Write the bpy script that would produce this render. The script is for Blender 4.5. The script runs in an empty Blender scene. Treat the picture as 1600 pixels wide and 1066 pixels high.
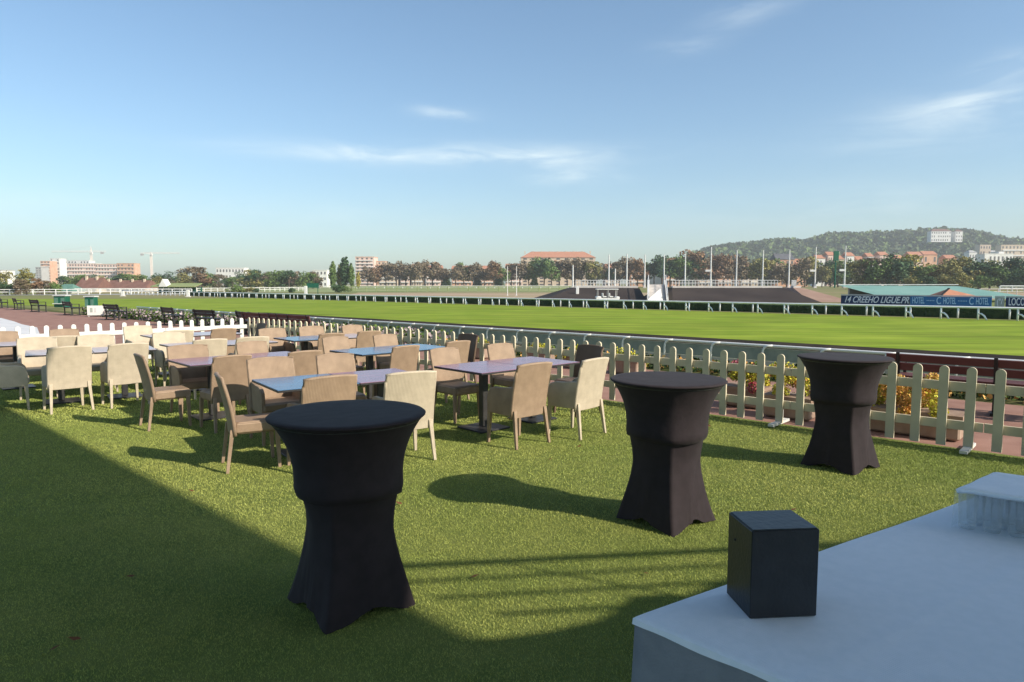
import bpy, math, random
import numpy as np
from mathutils import Vector, Matrix
random.seed(7); R = math.radians
C = bpy.data.collections.new('place'); bpy.context.scene.collection.children.link(C)
SC = bpy.context.scene
# ---------------------------------------------------------------- survey (f, pitch and eye height of the photograph)
F, PT, EYE = 1067.0, R(4.82), 1.75
def G(u, v, z=0.0):
    x = (u-800)/F; y = -(v-533)/F
    dy = math.cos(PT)+y*math.sin(PT); dz = -math.sin(PT)+y*math.cos(PT)
    t = (z-EYE)/dz
    return (x*t, dy*t)
def hz(v, Y): return EYE - Y*math.tan(PT+math.atan((v-533)/F))
def ux(u, Y, z=0.0): return (u-800)/F*(Y*math.cos(PT)+(EYE-z)*math.sin(PT))
EV = (-.7406, .672); NV = (.672, .7406)          # along the track (away to the left) / across it
def EN(e, n, z=0.0): return (EV[0]*e+NV[0]*n, EV[1]*e+NV[1]*n, z)
ROT_E = math.atan2(EV[1], EV[0])                 # local x along e
# ---------------------------------------------------------------- materials
def lin(c):
    r = []
    for k in c:
        k /= 255.; r.append(k/12.92 if k <= .04045 else ((k+.055)/1.055)**2.4)
    return tuple(r)+(1,)
MATS = {}
def mat(name, col, rough=.6, spec=.3, noise=None, col2=None, bump=0, bscale=None, metal=0, sheen=0, island=False,
        coords='Object', stretch=None, detail=4, lo=.35, hi=.65, trans=0, alpha=1, coat=0):
    m = bpy.data.materials.new(name); m.use_nodes = True; nt = m.node_tree; N = nt.nodes; L = nt.links
    b = N['Principled BSDF']; b.inputs['Roughness'].default_value = rough
    b.inputs['Specular IOR Level'].default_value = spec; b.inputs['Metallic'].default_value = metal
    b.inputs['Base Color'].default_value = (*col, 1)
    b.inputs['Coat Weight'].default_value = coat
    if sheen: b.inputs['Sheen Weight'].default_value = sheen; b.inputs['Sheen Roughness'].default_value = .4
    if trans: b.inputs['Transmission Weight'].default_value = trans
    b.inputs['Alpha'].default_value = alpha
    src = None
    if noise or bump:
        tc = N.new('ShaderNodeTexCoord'); mp = N.new('ShaderNodeMapping')
        L.new(tc.outputs[coords], mp.inputs[0])
        if stretch: mp.inputs['Scale'].default_value = stretch
        src = mp
    if noise:
        n = N.new('ShaderNodeTexNoise'); n.inputs['Scale'].default_value = noise; n.inputs['Detail'].default_value = detail
        L.new(src.outputs[0], n.inputs['Vector'])
        mr = N.new('ShaderNodeMapRange'); mr.inputs[1].default_value = lo; mr.inputs[2].default_value = hi
        L.new(n.outputs['Fac'], mr.inputs[0])
        mx = N.new('ShaderNodeMix'); mx.data_type = 'RGBA'
        mx.inputs[6].default_value = (*col, 1); mx.inputs[7].default_value = (*(col2 or col), 1)
        L.new(mr.outputs[0], mx.inputs[0]); out = mx.outputs[2]
        if island:
            ge = N.new('ShaderNodeNewGeometry'); hs = N.new('ShaderNodeHueSaturation')
            m2 = N.new('ShaderNodeMapRange'); m2.inputs[3].default_value = .65; m2.inputs[4].default_value = 1.38
            L.new(ge.outputs['Random Per Island'], m2.inputs[0]); L.new(m2.outputs[0], hs.inputs['Value'])
            L.new(out, hs.inputs['Color']); out = hs.outputs[0]
        L.new(out, b.inputs['Base Color'])
    if bump:
        n = N.new('ShaderNodeTexNoise'); n.inputs['Scale'].default_value = bscale or 30; n.inputs['Detail'].default_value = 3
        L.new(src.outputs[0], n.inputs['Vector'])
        bp = N.new('ShaderNodeBump'); bp.inputs['Strength'].default_value = bump; bp.inputs['Distance'].default_value = .02
        L.new(n.outputs['Fac'], bp.inputs['Height']); L.new(bp.outputs[0], b.inputs['Normal'])
    MATS[name] = m
    return m
def wicker(name, c1, c2):
    m = mat(name, c1, .55, .35); nt = m.node_tree; N = nt.nodes; L = nt.links; b = N['Principled BSDF']
    tc = N.new('ShaderNodeTexCoord')
    w = []
    for ax, sc in (('X', 72), ('Z', 90)):
        n = N.new('ShaderNodeTexWave'); n.wave_type = 'BANDS'; n.bands_direction = ax
        n.inputs['Scale'].default_value = sc/3.14; n.inputs['Distortion'].default_value = .6; n.inputs['Detail Scale'].default_value = 3
        L.new(tc.outputs['Object'], n.inputs['Vector']); w.append(n)
    mu = N.new('ShaderNodeMath'); mu.operation = 'MULTIPLY'
    L.new(w[0].outputs['Fac'], mu.inputs[0]); L.new(w[1].outputs['Fac'], mu.inputs[1])
    no = N.new('ShaderNodeTexNoise'); no.inputs['Scale'].default_value = 9; no.inputs['Detail'].default_value = 5
    L.new(tc.outputs['Object'], no.inputs['Vector'])
    ad = N.new('ShaderNodeMath'); ad.operation = 'MULTIPLY_ADD'; ad.inputs[1].default_value = .62
    L.new(mu.outputs[0], ad.inputs[0])
    sb = N.new('ShaderNodeMath'); sb.operation = 'MULTIPLY'; sb.inputs[1].default_value = .75
    L.new(no.outputs['Fac'], sb.inputs[0]); L.new(sb.outputs[0], ad.inputs[2])
    mx = N.new('ShaderNodeMix'); mx.data_type = 'RGBA'
    mx.inputs[6].default_value = (*c2, 1); mx.inputs[7].default_value = (*c1, 1)
    L.new(ad.outputs[0], mx.inputs[0]); L.new(mx.outputs[2], b.inputs['Base Color'])
    bp = N.new('ShaderNodeBump'); bp.inputs['Strength'].default_value = .5; bp.inputs['Distance'].default_value = .004
    L.new(mu.outputs[0], bp.inputs['Height']); L.new(bp.outputs[0], b.inputs['Normal'])
    return m
M = dict(
 turf_base=mat('turf_base', (.15,.19,.05), .9, .1, 3, (.20,.23,.065), coords='Object', bump=.6, bscale=120),
 blades=mat('turf_blades', (.295,.36,.085), .65, .15, .55, (.43,.45,.125), island=True),
 path=mat('path_tarmac', (.28,.155,.12), .9, .15, 2.2, (.36,.21,.165), bump=.3, bscale=60),
 paving=mat('pale_paving', (.6,.6,.6), .8, .2, 1.5, (.7,.69,.68)),
 bank=mat('bank_grass', (.07,.09,.025), .95, .1, 1.1, (.14,.13,.05), bump=.5, bscale=8),
 soil=mat('soil', (.07,.045,.03), .95, .1, .7, (.12,.08,.05), bump=.5, bscale=5),
 dryleaf=mat('dry_leaf', (.22,.08,.035), .8, .2, 30, (.12,.06,.03)),
 darksoil=mat('dark_soil', (.022,.016,.012), .95, .1, .7, (.045,.032,.022), bump=.5, bscale=5),
 field=mat('field', (.16,.19,.05), .95, .1, .015, (.26,.22,.11), detail=6),
 sand=mat('sand', (.42,.30,.21), .95, .1, .05, (.33,.27,.15), detail=6, stretch=(.25,1,1)),
 palegreen=mat('pale_green', (.22,.28,.11), .95, .1, .03, (.30,.31,.16)),
 road=mat('road_grey', (.38,.37,.36), .9, .2, .1, (.46,.45,.43)),
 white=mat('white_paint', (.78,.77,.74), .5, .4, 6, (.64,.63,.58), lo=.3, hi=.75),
 shade_white=mat('shaded_white_paint', (.68,.60,.44), .65, .25, 5, (.56,.49,.35), lo=.3, hi=.8),  # white paint with the long fence's shade put into a duller colour
 rail=mat('white_plastic', (.86,.86,.85), .4, .4, 2, (.78,.79,.77)),
 mesh=mat('grey_screen', (.28,.32,.30), .9, .1, 3, (.36,.39,.36), bump=.3, bscale=40),
 concrete=mat('concrete', (.5,.47,.44), .85, .2, 1.2, (.62,.58,.54)),
 cream=wicker('cream_wicker', (.70,.60,.45), (.34,.28,.20)),
 tan=wicker('tan_wicker', (.47,.335,.225), (.17,.115,.075)),
 brown=wicker('shade_brown_wicker', (.20,.13,.085), (.09,.06,.04)),  # right-end chairs: shade on their backs is put into this darker brown
 purple=mat('purple_reflection_top', (.24,.13,.21), .22, .5, 5, (.30,.17,.25)),  # sky reflection on dark tops, put into the purple, blue and lilac colours
 blue=mat('blue_reflection_top', (.07,.16,.30), .22, .5, 5, (.10,.21,.36)),
 pale=mat('lilac_reflection_top', (.45,.40,.44), .25, .5, 5, (.52,.46,.5)),
 iron=mat('dark_iron', (.035,.035,.037), .45, .5, 9, (.06,.058,.055), metal=.3),
 stretchc=mat('black_stretch_cloth', (.026,.020,.022), .8, .2, 14, (.032,.024,.027), sheen=.04, bump=.3, bscale=7),
 boxblk=mat('black_lacquer', (.011,.014,.019), .42, .45, 12, (.017,.02,.026), bump=.08, bscale=90),
 boxtop=mat('lighter_black_top', (.022,.03,.036), .4, .5, 30, (.035,.045,.05), bump=.1, bscale=60),  # lighter, bluer black than the body
 redwood=mat('red_bench_paint', (.105,.036,.032), .6, .3, 4, (.15,.055,.047), stretch=(.2,1,1)),
 black=mat('black_metal', (.015,.015,.016), .5, .4),
 flow_y=mat('yellow_leaf', (.66,.56,.06), .7, .2, 8, (.46,.48,.07), island=True),
 flow_o=mat('orange_leaf', (.66,.30,.07), .7, .2, 8, (.70,.46,.16), island=True),
 flow_r=mat('red_petal', (.45,.05,.06), .7, .2, 8, (.5,.16,.22), island=True),
 flow_p=mat('pink_petal', (.36,.27,.30), .7, .2, 8, (.45,.38,.38), island=True),
 flow_g=mat('green_leaf', (.06,.12,.025), .7, .2, 8, (.12,.16,.04), island=True),
 terra=mat('planter_stone', (.28,.19,.14), .8, .2, 5, (.40,.30,.23)),
 hedge=mat('hedge_leaf', (.02,.045,.02), .9, .1, 2.5, (.045,.075,.03), bump=1, bscale=9, island=False),
 berm=mat('dark_bank_sheeting', (.038,.029,.026), .9, .15, .14, (.062,.048,.041), bump=.3, bscale=1.2, detail=6),
 brick=mat('brown_slope', (.30,.19,.14), .9, .15, .3, (.36,.24,.18)),
 teal=mat('teal_cover', (.16,.31,.27), .8, .2, .2, (.21,.36,.31)),
 steel=mat('pale_steel', (.55,.55,.54), .5, .4, 1, (.63,.62,.6)),
 navy=mat('navy_banner', (.015,.035,.10), .6, .3, 2, (.02,.045,.12)),
 bluebn=mat('blue_banner', (.03,.15,.36), .6, .3, 2, (.04,.18,.40)),
 greybn=mat('grey_banner', (.33,.37,.33), .6, .3, 2, (.40,.43,.38)),
 letters=mat('letter_white', (.8,.82,.85), .6, .3),
 letterb=mat('letter_pale_blue', (.45,.68,.85), .6, .3),
 orange_roof=mat('orange_tiles', (.42,.19,.12), .8, .2, 1, (.5,.25,.16)),
 brown_roof=mat('brown_tiles', (.17,.09,.07), .85, .2, .8, (.22,.12,.095)),
 green_roof=mat('green_roof', (.09,.19,.15), .7, .2, 1, (.13,.24,.19)),
 green_paint=mat('green_paint', (.006,.085,.05), .5, .4, 2, (.01,.11,.065)),
 w_white=mat('white_render', (.78,.76,.72), .8, .2, .3, (.68,.66,.62)),
 w_cream=mat('cream_render', (.62,.50,.38), .8, .2, .3, (.55,.44,.33)),
 w_orange=mat('orange_brick', (.58,.32,.20), .85, .2, .3, (.66,.42,.30)),
 w_pink=mat('pink_brick', (.68,.47,.38), .85, .2, .3, (.74,.58,.5)),
  slate=mat('slate_roof', (.10,.10,.11), .7, .3, .6, (.14,.14,.15)),
 w_grey=mat('grey_render', (.38,.37,.36), .85, .2, .3, (.45,.44,.42)),
 darkwall=mat('blocking_wall_dark', (.04,.042,.045), .4, .4, .5, (.08,.08,.08)),
 window=mat('window_glass', (.05,.06,.07), .15, .6, .5, (.14,.13,.13)),
 bark=mat('bark', (.11,.08,.06), .9, .1, 8, (.2,.16,.12), bump=.5, bscale=25),
 cart=mat('buggy_paint', (.75,.75,.73), .35, .5, 3, (.7,.7,.68)),
 rubber=mat('tyre_rubber', (.02,.02,.02), .8, .2),
 cloth=mat('white_tablecloth', (.88,.92,.98), .8, .2, 30, (.84,.89,.95), sheen=.1, bump=.12, bscale=180),
 shaded_side=mat('shade_grey_cloth_side', (.27,.28,.30), .85, .15, 18, (.24,.25,.27), bump=.2, bscale=120),  # cloth sides below the white top; their shade is put into this grey
 stand=mat('stand_concrete', (.3,.3,.29), .85, .2, .5, (.36,.36,.35)),
 yellow=mat('crane_paint', (.72,.58,.50), .6, .3, .3, (.78,.66,.58)),
)
def leafmat(name, a, b): M[name] = mat(name, a, .75, .15, .35, b, island=True, coords='Object'); return M[name]
leafmat('leaf_green', (0.095,0.159,0.046), (0.159,0.211,0.063)); leafmat('leaf_dark', (0.046,0.095,0.042), (0.084,0.127,0.059))
leafmat('leaf_olive', (.21,.20,.065), (.28,.24,.09)); leafmat('leaf_brown', (.17,.125,.085), (.20,.17,.10))
leafmat('leaf_rust', (.25,.135,.085), (.21,.165,.085)); leafmat('leaf_gold', (0.422,0.338,0.084), (0.296,0.296,0.084))
leafmat('leaf_hill', (0.058,0.099,0.049), (0.116,0.14,0.058))
def ribbed(m):
    N = m.node_tree.nodes; L = m.node_tree.links; b = N['Principled BSDF']
    tc = N.new('ShaderNodeTexCoord'); mp = N.new('ShaderNodeMapping'); mp.inputs['Rotation'].default_value = (0,0,R(-32.6)); L.new(tc.outputs['Object'], mp.inputs[0])
    w = N.new('ShaderNodeTexWave'); w.bands_direction = 'X'; w.inputs['Scale'].default_value = 34; w.inputs['Distortion'].default_value = .8; w.inputs['Detail Scale'].default_value = .6; L.new(mp.outputs[0], w.inputs['Vector'])
    n = N.new('ShaderNodeTexNoise'); n.inputs['Scale'].default_value = 3.2; n.inputs['Detail'].default_value = 3; L.new(mp.outputs[0], n.inputs['Vector'])
    a = N.new('ShaderNodeMath'); a.operation = 'MULTIPLY_ADD'; a.inputs[1].default_value = .10; L.new(w.outputs['Fac'], a.inputs[0]); L.new(n.outputs['Fac'], a.inputs[2])
    bp = N.new('ShaderNodeBump'); bp.inputs['Strength'].default_value = .5; bp.inputs['Distance'].default_value = .012; L.new(a.outputs[0], bp.inputs['Height']); L.new(bp.outputs[0], b.inputs['Normal'])
ribbed(M['cloth'])
# clear glass and thin film
def clear(name, tint, rough, mixf):
    m = bpy.data.materials.new(name); m.use_nodes = True; N = m.node_tree.nodes; L = m.node_tree.links
    for n in list(N): N.remove(n)
    o = N.new('ShaderNodeOutputMaterial'); t = N.new('ShaderNodeBsdfTransparent'); g = N.new('ShaderNodeBsdfPrincipled')
    t.inputs[0].default_value = (*tint, 1); g.inputs['Base Color'].default_value = (.85,.88,.9,1); g.inputs['Roughness'].default_value = rough
    lw = N.new('ShaderNodeLayerWeight'); lw.inputs[0].default_value = .35
    mr = N.new('ShaderNodeMapRange'); mr.inputs[3].default_value = mixf; mr.inputs[4].default_value = .42 if mixf < .05 else .30
    no = N.new('ShaderNodeTexNoise'); no.inputs['Scale'].default_value = 14
    tc = N.new('ShaderNodeTexCoord'); L.new(tc.outputs['Object'], no.inputs['Vector'])
    bp = N.new('ShaderNodeBump'); bp.inputs['Strength'].default_value = .25; L.new(no.outputs['Fac'], bp.inputs['Height']); L.new(bp.outputs[0], g.inputs['Normal'])
    mx = N.new('ShaderNodeMixShader')
    L.new(lw.outputs['Facing'], mr.inputs[0]); L.new(mr.outputs[0], mx.inputs[0]); L.new(t.outputs[0], mx.inputs[1]); L.new(g.outputs[0], mx.inputs[2])
    L.new(mx.outputs[0], o.inputs[0]); M[name] = m
clear('tumbler_glass', (.975,.985,.99), .04, .04); clear('plastic_film', (.96,.98,.99), .12, .055)
# ---------------------------------------------------------------- mesh builder
class MB:
    def __init__(s): s.v = []; s.f = []; s.m = []; s.cur = 0; s.smooth = False
    def add(s, vs, fs):
        b = len(s.v); s.v += [tuple(p) for p in vs]
        for f in fs: s.f.append(tuple(i+b for i in f)); s.m.append(s.cur)
    def box(s, c, d, rz=0, tilt=None):
        x, y, z = d[0]/2, d[1]/2, d[2]/2
        vs = [Vector((a*x, b*y, e*z)) for e in (-1,1) for b in (-1,1) for a in (-1,1)]
        if tilt: vs = [Matrix.Rotation(tilt[1], 3, tilt[0]) @ v for v in vs]
        if rz: vs = [Matrix.Rotation(rz, 3, 'Z') @ v for v in vs]
        c = Vector(c); s.add([v+c for v in vs], [(0,2,3,1),(4,5,7,6),(0,1,5,4),(2,6,7,3),(0,4,6,2),(1,3,7,5)])
        return s
    def rbox(s, c, d, r=.01, rz=0):      # box with chamfered vertical and top edges
        x, y, z = d[0]/2, d[1]/2, d[2]/2
        def ring(xx, yy, zz, q): return [(xx-q,-yy,zz),(xx,-yy+q,zz),(xx,yy-q,zz),(xx-q,yy,zz),(-xx+q,yy,zz),(-xx,yy-q,zz),(-xx,-yy+q,zz),(-xx+q,-yy,zz)]
        rings = [ring(x-r,y-r,-z,r), ring(x,y,-z+r,r), ring(x,y,z-r,r), ring(x-r,y-r,z,r)]
        vs = [Vector(p) for rr in rings for p in rr]
        if rz: vs = [Matrix.Rotation(rz, 3, 'Z') @ v for v in vs]
        fs = [tuple(range(7,-1,-1)), tuple(range(24,32))]
        for k in range(3):
            for i in range(8): j = (i+1) % 8; fs.append((k*8+i, k*8+j, k*8+8+j, k*8+8+i))
        c = Vector(c); s.add([v+c for v in vs], fs); return s
    def taper(s, p0, p1, w0, w1, rz=0):  # four sided tapered bar from p0 to p1, square ends
        vs = []
        for p, w in ((p0,w0),(p1,w1)):
            if not isinstance(w, tuple): w = (w, w)
            for a, b in ((-1,-1),(1,-1),(1,1),(-1,1)):
                q = Matrix.Rotation(rz, 3, 'Z') @ Vector((a*w[0]/2, b*w[1]/2, 0)); vs.append(Vector(p)+q)
        s.add(vs, [(3,2,1,0),(4,5,6,7)]+[(i,(i+1)%4,(i+1)%4+4,i+4) for i in range(4)]); return s
    def tube(s, pts, r, n=8, r2=None):
        pts = [Vector(p) for p in pts]; rings = []
        for i, p in enumerate(pts):
            t = (pts[min(i+1,len(pts)-1)]-pts[max(i-1,0)]).normalized()
            a = t.cross(Vector((0,0,1)) if abs(t.z) < .95 else Vector((1,0,0))).normalized(); b = t.cross(a)
            rr = r if r2 is None else r+(r2-r)*i/(len(pts)-1)
            rings.append([p+a*math.cos(2*math.pi*k/n)*rr+b*math.sin(2*math.pi*k/n)*rr for k in range(n)])
        vs = [q for g in rings for q in g]; fs = []
        for i in range(len(pts)-1):
            for k in range(n): j = (k+1)%n; fs.append((i*n+k, i*n+n+k, i*n+n+j, i*n+j))
        fs += [tuple(range(n)), tuple(range(len(vs)-1, len(vs)-n-1, -1))]
        s.add(vs, fs); return s
    def lathe(s, prof, c=(0,0,0), n=24, cap=True):
        vs = [(c[0]+r*math.cos(2*math.pi*k/n), c[1]+r*math.sin(2*math.pi*k/n), c[2]+z) for r, z in prof for k in range(n)]
        fs = [(i*n+k, i*n+(k+1)%n, i*n+n+(k+1)%n, i*n+n+k) for i in range(len(prof)-1) for k in range(n)]
        if cap: fs += [tuple(range(n-1,-1,-1)), tuple(range((len(prof)-1)*n, len(prof)*n))]
        s.add(vs, fs); return s
    def prism(s, poly, z0, z1):
        n = len(poly); z0 = z0 if hasattr(z0,'__len__') else [z0]*n; z1 = z1 if hasattr(z1,'__len__') else [z1]*n
        s.add([(p[0],p[1],z0[i]) for i,p in enumerate(poly)]+[(p[0],p[1],z1[i]) for i,p in enumerate(poly)],
              [tuple(range(n-1,-1,-1)), tuple(range(n,2*n))]+[(i,(i+1)%n,(i+1)%n+n,i+n) for i in range(n)]); return s
    def sheet(s, poly, z=0): s.add([(p[0],p[1],z+(p[2] if len(p)>2 else 0)) for p in poly], [tuple(range(len(poly)))]); return s
    def leaves(s, fn, n, size, mats=1, rng=random):
        for _ in range(n):
            p = Vector(fn()); a = rand_dir(rng)*size*rng.uniform(.6,1.3); b = a.cross(rand_dir(rng)).normalized()*size*rng.uniform(.5,1.1)
            s.cur = rng.randrange(mats) if mats > 1 else s.cur
            s.add([p-a*.5-b*.5, p+a*.5-b*.4, p+a*.4+b*.5, p-a*.45+b*.45], [(0,1,2,3)])
        return s
    def build(s, name, m, parent=None, smooth=False, bevel=0):
        me = bpy.data.meshes.new(name); me.from_pydata(s.v, [], s.f); me.validate()
        for k in (m if isinstance(m, list) else [m]): me.materials.append(k)
        if isinstance(m, list) and len(m) > 1 and len(me.polygons) == len(s.m): me.polygons.foreach_set('material_index', s.m)
        if smooth: me.polygons.foreach_set('use_smooth', [True]*len(me.polygons))
        me.update(); o = bpy.data.objects.new(name, me); C.objects.link(o)
        if parent is not None: o.parent = parent
        if bevel:
            md = o.modifiers.new('bevel', 'BEVEL'); md.width = bevel; md.segments = 2; md.limit_method = 'ANGLE'
        return o
def rand_dir(rng=random):
    z = rng.uniform(-1,1); t = rng.uniform(0, 2*math.pi); r = math.sqrt(1-z*z); return Vector((r*math.cos(t), r*math.sin(t), z))
def tag(o, label=None, cat=None, group=None, kind=None):
    for k, v in (('label',label),('category',cat),('group',group),('kind',kind)):
        if v: o[k] = v
    return o
def thing(name, label, cat, loc=(0,0,0), rz=0, group=None, scale=None):
    o = bpy.data.objects.new(name, None); C.objects.link(o); o.location = loc; o.rotation_euler.z = rz
    o.empty_display_size = .2
    if scale: o.scale = scale
    return tag(o, label, cat, group)
def dup(o, parent=None):
    c = o.copy(); C.objects.link(c); c.parent = parent
    for ch in [x for x in KIDS.get(o.name, list(o.children))]: dup(ch, c)
    return c
KIDS = {}
def place(proto, used, loc, rz, label, group=None, scale=None, cat=None):
    if used[0]: o = dup(proto)
    else: o = proto; used[0] = True
    o.location = loc; o.rotation_euler.z = rz; o['label'] = label
    if group: o['group'] = group
    if cat: o['category'] = cat
    if scale is not None: o.scale = scale if hasattr(scale,'__len__') else (scale,)*3
    return o
ORD = ['first','second','third','fourth','fifth','sixth','seventh','eighth','ninth','tenth','eleventh','twelfth','thirteenth','fourteenth','fifteenth','sixteenth','seventeenth','eighteenth','nineteenth','twentieth','twenty-first','twenty-second','twenty-third','twenty-fourth','twenty-fifth','twenty-sixth','twenty-seventh','twenty-eighth','twenty-ninth','thirtieth','thirty-first','thirty-second']
def struct(name, mb, m, smooth=False):
    return tag(mb.build(name, m, None, smooth), kind='structure')
# ================================================================ SETTING
# --- terrace: artificial lawn, tarmac path, bank, course
struct('lawn', MB().sheet([EN(-14,-16), EN(-14,8.5), EN(16.75,8.5), EN(16.75,-16)][::-1]), M['turf_base'])
struct('path', MB().sheet([EN(-14,8.5), EN(-14,12.1), EN(95,12.1), EN(95,-16), EN(16.75,-16), EN(16.75,8.5)][::-1]), M['path'])
struct('paving', MB().sheet([(*G(-260,494),.006), (*G(2,497.2),.006), (*G(22,502.5),.006), (*G(34,507),.006), (*G(58,512),.006), (*G(62,522),.006), (*G(-260,540),.006)][::-1]), M['paving'])
bk = MB()
for i in range(55):
    e0, e1 = -14+i*2, -12+i*2
    prof = [(12.1,0),(12.9,.02),(14,-.35),(16.5,-1.01)]
    for (n0,z0),(n1,z1) in zip(prof, prof[1:]): bk.sheet([EN(e0,n0,z0), EN(e0,n1,z1), EN(e1,n1,z1), EN(e1,n0,z0)][::-1])
struct('grass_bank', bk, M['bank'])
struct('ground', MB().sheet([(-9000,-900), (9000,-900), (9000,9000), (-9000,9000)], -1.02), M['field'])
struct('soil_strip', MB().sheet([EN(-60,28.8), EN(-60,32.2), EN(60,32.2), EN(60,28.8)][::-1], -1.0), M['darksoil'])
def course_mat():
    m = mat('course_turf', (.18,.255,.018), .9, .1, .35, (.24,.30,.03), detail=6, stretch=(1,1,1)); N = m.node_tree.nodes; L = m.node_tree.links
    b = N['Principled BSDF']; old = b.inputs['Base Color'].links[0].from_socket
    tc = N.new('ShaderNodeTexCoord'); mp = N.new('ShaderNodeMapping'); mp.inputs['Rotation'].default_value = (0,0,-ROT_E); mp.inputs['Scale'].default_value = (.12,1.3,1)
    L.new(tc.outputs['Object'], mp.inputs[0]); n = N.new('ShaderNodeTexNoise'); n.inputs['Scale'].default_value = .9; n.inputs['Detail'].default_value = 6
    L.new(mp.outputs[0], n.inputs['Vector']); mr = N.new('ShaderNodeMapRange'); mr.inputs[1].default_value = .35; mr.inputs[2].default_value = .65; mr.inputs[3].default_value = .72; mr.inputs[4].default_value = 1.25
    L.new(n.outputs['Fac'], mr.inputs[0]); hs = N.new('ShaderNodeHueSaturation'); L.new(mr.outputs[0], hs.inputs['Value']); L.new(old, hs.inputs['Color']); L.new(hs.outputs[0], b.inputs['Base Color'])
    return m
struct('race_track', MB().sheet([EN(-60,32.2), EN(-60,62.6), EN(120,62.6), (*G(200,467.2,-1),0), (*G(-40,467,-1),0), (*G(-140,472,-1),0), EN(60,32.2)][::-1], -.996), course_mat())
struct('sand_track', MB().sheet([(ux(520,124,-1),124), (ux(1250,122,-1),122), (ux(1260,205,-1),205), (ux(560,205,-1),205)], -.99), M['sand'])
struct('infield', MB().sheet([(ux(400,215,-1),215), (ux(880,215,-1),215), (ux(900,520,-1),520), (ux(420,520,-1),520)], -.99), M['palegreen'])
struct('road', MB().sheet([(ux(-80,152,-1),152), (ux(330,176,-1),176), (ux(330,190,-1),190), (ux(-80,163,-1),163)], -.98), M['road'])
struct('sand_patch', MB().sheet([(ux(1420,118,-1),118), (ux(1800,110,-1),110), (ux(1800,210,-1),210), (ux(1480,210,-1),210)], -.99), M['sand'])
# --- blades of the artificial lawn
def blades():
    rs = np.random.RandomState(3); P = []; S = []
    for n, y0, y1, h, w in ((330000,1.9,5,.011,.0029), (300000,5,8.5,.013,.0045), (150000,8.5,14,.017,.009), (30000,14,18,.024,.02)):
        m = int(n*2.6); y = np.sqrt(rs.uniform(y0*y0, y1*y1, m)); x = rs.uniform(-.86, .86, m)*y
        e = EV[0]*x+EV[1]*y; d = NV[0]*x+NV[1]*y; ok = (d < 8.42) & (e < 16.6)
        x, y = x[ok][:n], y[ok][:n]; P.append(np.stack([x,y],1)); S.append(np.tile([h,w],(len(x),1)))
    P = np.concatenate(P); S = np.concatenate(S); n = len(P)
    a = rs.uniform(0, 2*np.pi, n); h = S[:,0]*rs.uniform(.6,1.3,n); w = S[:,1]*rs.uniform(.7,1.4,n)
    la = rs.uniform(0, 2*np.pi, n); ll = h*rs.uniform(.1,1.1,n)
    V = np.zeros((n,3,3)); V[:,0,:2] = P-np.stack([np.cos(a)*w,np.sin(a)*w],1)*.5; V[:,1,:2] = P+np.stack([np.cos(a)*w,np.sin(a)*w],1)*.5
    V[:,2,:2] = P+np.stack([np.cos(la)*ll,np.sin(la)*ll],1); V[:,2,2] = h; V[:,:2,2] = .001
    me = bpy.data.meshes.new('lawn_blades'); me.vertices.add(n*3); me.vertices.foreach_set('co', V.reshape(-1))
    me.loops.add(n*3); me.loops.foreach_set('vertex_index', np.arange(n*3, dtype=np.int32))
    me.polygons.add(n); me.polygons.foreach_set('loop_start', np.arange(0,n*3,3,dtype=np.int32)); me.polygons.foreach_set('loop_total', np.full(n,3,dtype=np.int32))
    me.materials.append(M['blades']); me.update(); me.validate()
    o = bpy.data.objects.new('grass', me); C.objects.link(o)
    tag(o, 'short green artificial grass covering the terrace', 'grass', kind='stuff')
blades()
# --- hill with woodland
RIDGE = [(1040,441),(1075,398),(1110,388),(1150,384),(1200,379),(1228,376),(1262,378),(1275,372),(1300,368),(1350,366),(1400,364),(1440,361),(1480,360),(1500,362),(1530,366),(1560,374),(1600,378),(1660,385),(1740,400),(1900,430)]
def ridge(u):
    for (a,b),(c,d) in zip(RIDGE, RIDGE[1:]):
        if a <= u <= c: return b+(d-b)*(u-a)/(c-a)
    return 441
Y0, Y1 = 1100, 1750
def hillz(u, Y):
    t = min(1, max(0, (Y-Y0)/(Y1-Y0))); top = hz(ridge(u)+2.5, Y1)
    return -1+(top+1)*(t*t*(3-2*t)*.6+.4*t)
hb = MB(); US = list(range(1040,1901,10)); YS = [Y0+k*50 for k in range(14)]+[1900, 2300]
for Y in YS:
    for u in US: hb.v.append((ux(u,min(Y,Y1)), Y, hillz(u,Y) if Y <= Y1 else hillz(u,Y1)*(1-(Y-Y1)/700.)-3))
for j in range(len(YS)-1):
    for i in range(len(US)-1): k = j*len(US)+i; hb.f.append((k,k+1,k+1+len(US),k+len(US))); hb.m.append(0)
struct('hill', hb, M['bank'], True)
wb = MB(); rg = random.Random(5)
for _ in range(3600):
    u = rg.uniform(1062,1640); Y = Y0+(Y1-Y0)*rg.random()**.8
    if u < 1120 and rg.random() < .5: continue
    z = hillz(u,Y); x = ux(u,Y); r = rg.uniform(6,11); wb.cur = rg.choice((0,0,0,0,1,1))
    c = Vector((x, Y, z+r*.5)); mi = wb.cur
    for _k in range(10):
        p = c+rand_dir(rg)*r*rg.uniform(.35,.75); a = rand_dir(rg)*r*.75; b = a.cross(rand_dir(rg)).normalized()*r*.7
        wb.add([p-a*.5-b*.5, p+a*.5-b*.5, p+a*.5+b*.5, p-a*.5+b*.5], [(0,1,2,3)])
tag(wb.build('woodland', [M['leaf_hill'], M['leaf_green'], M['leaf_olive']]), 'dense hazy woodland covering the distant hill', 'woodland', kind='stuff')
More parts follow.
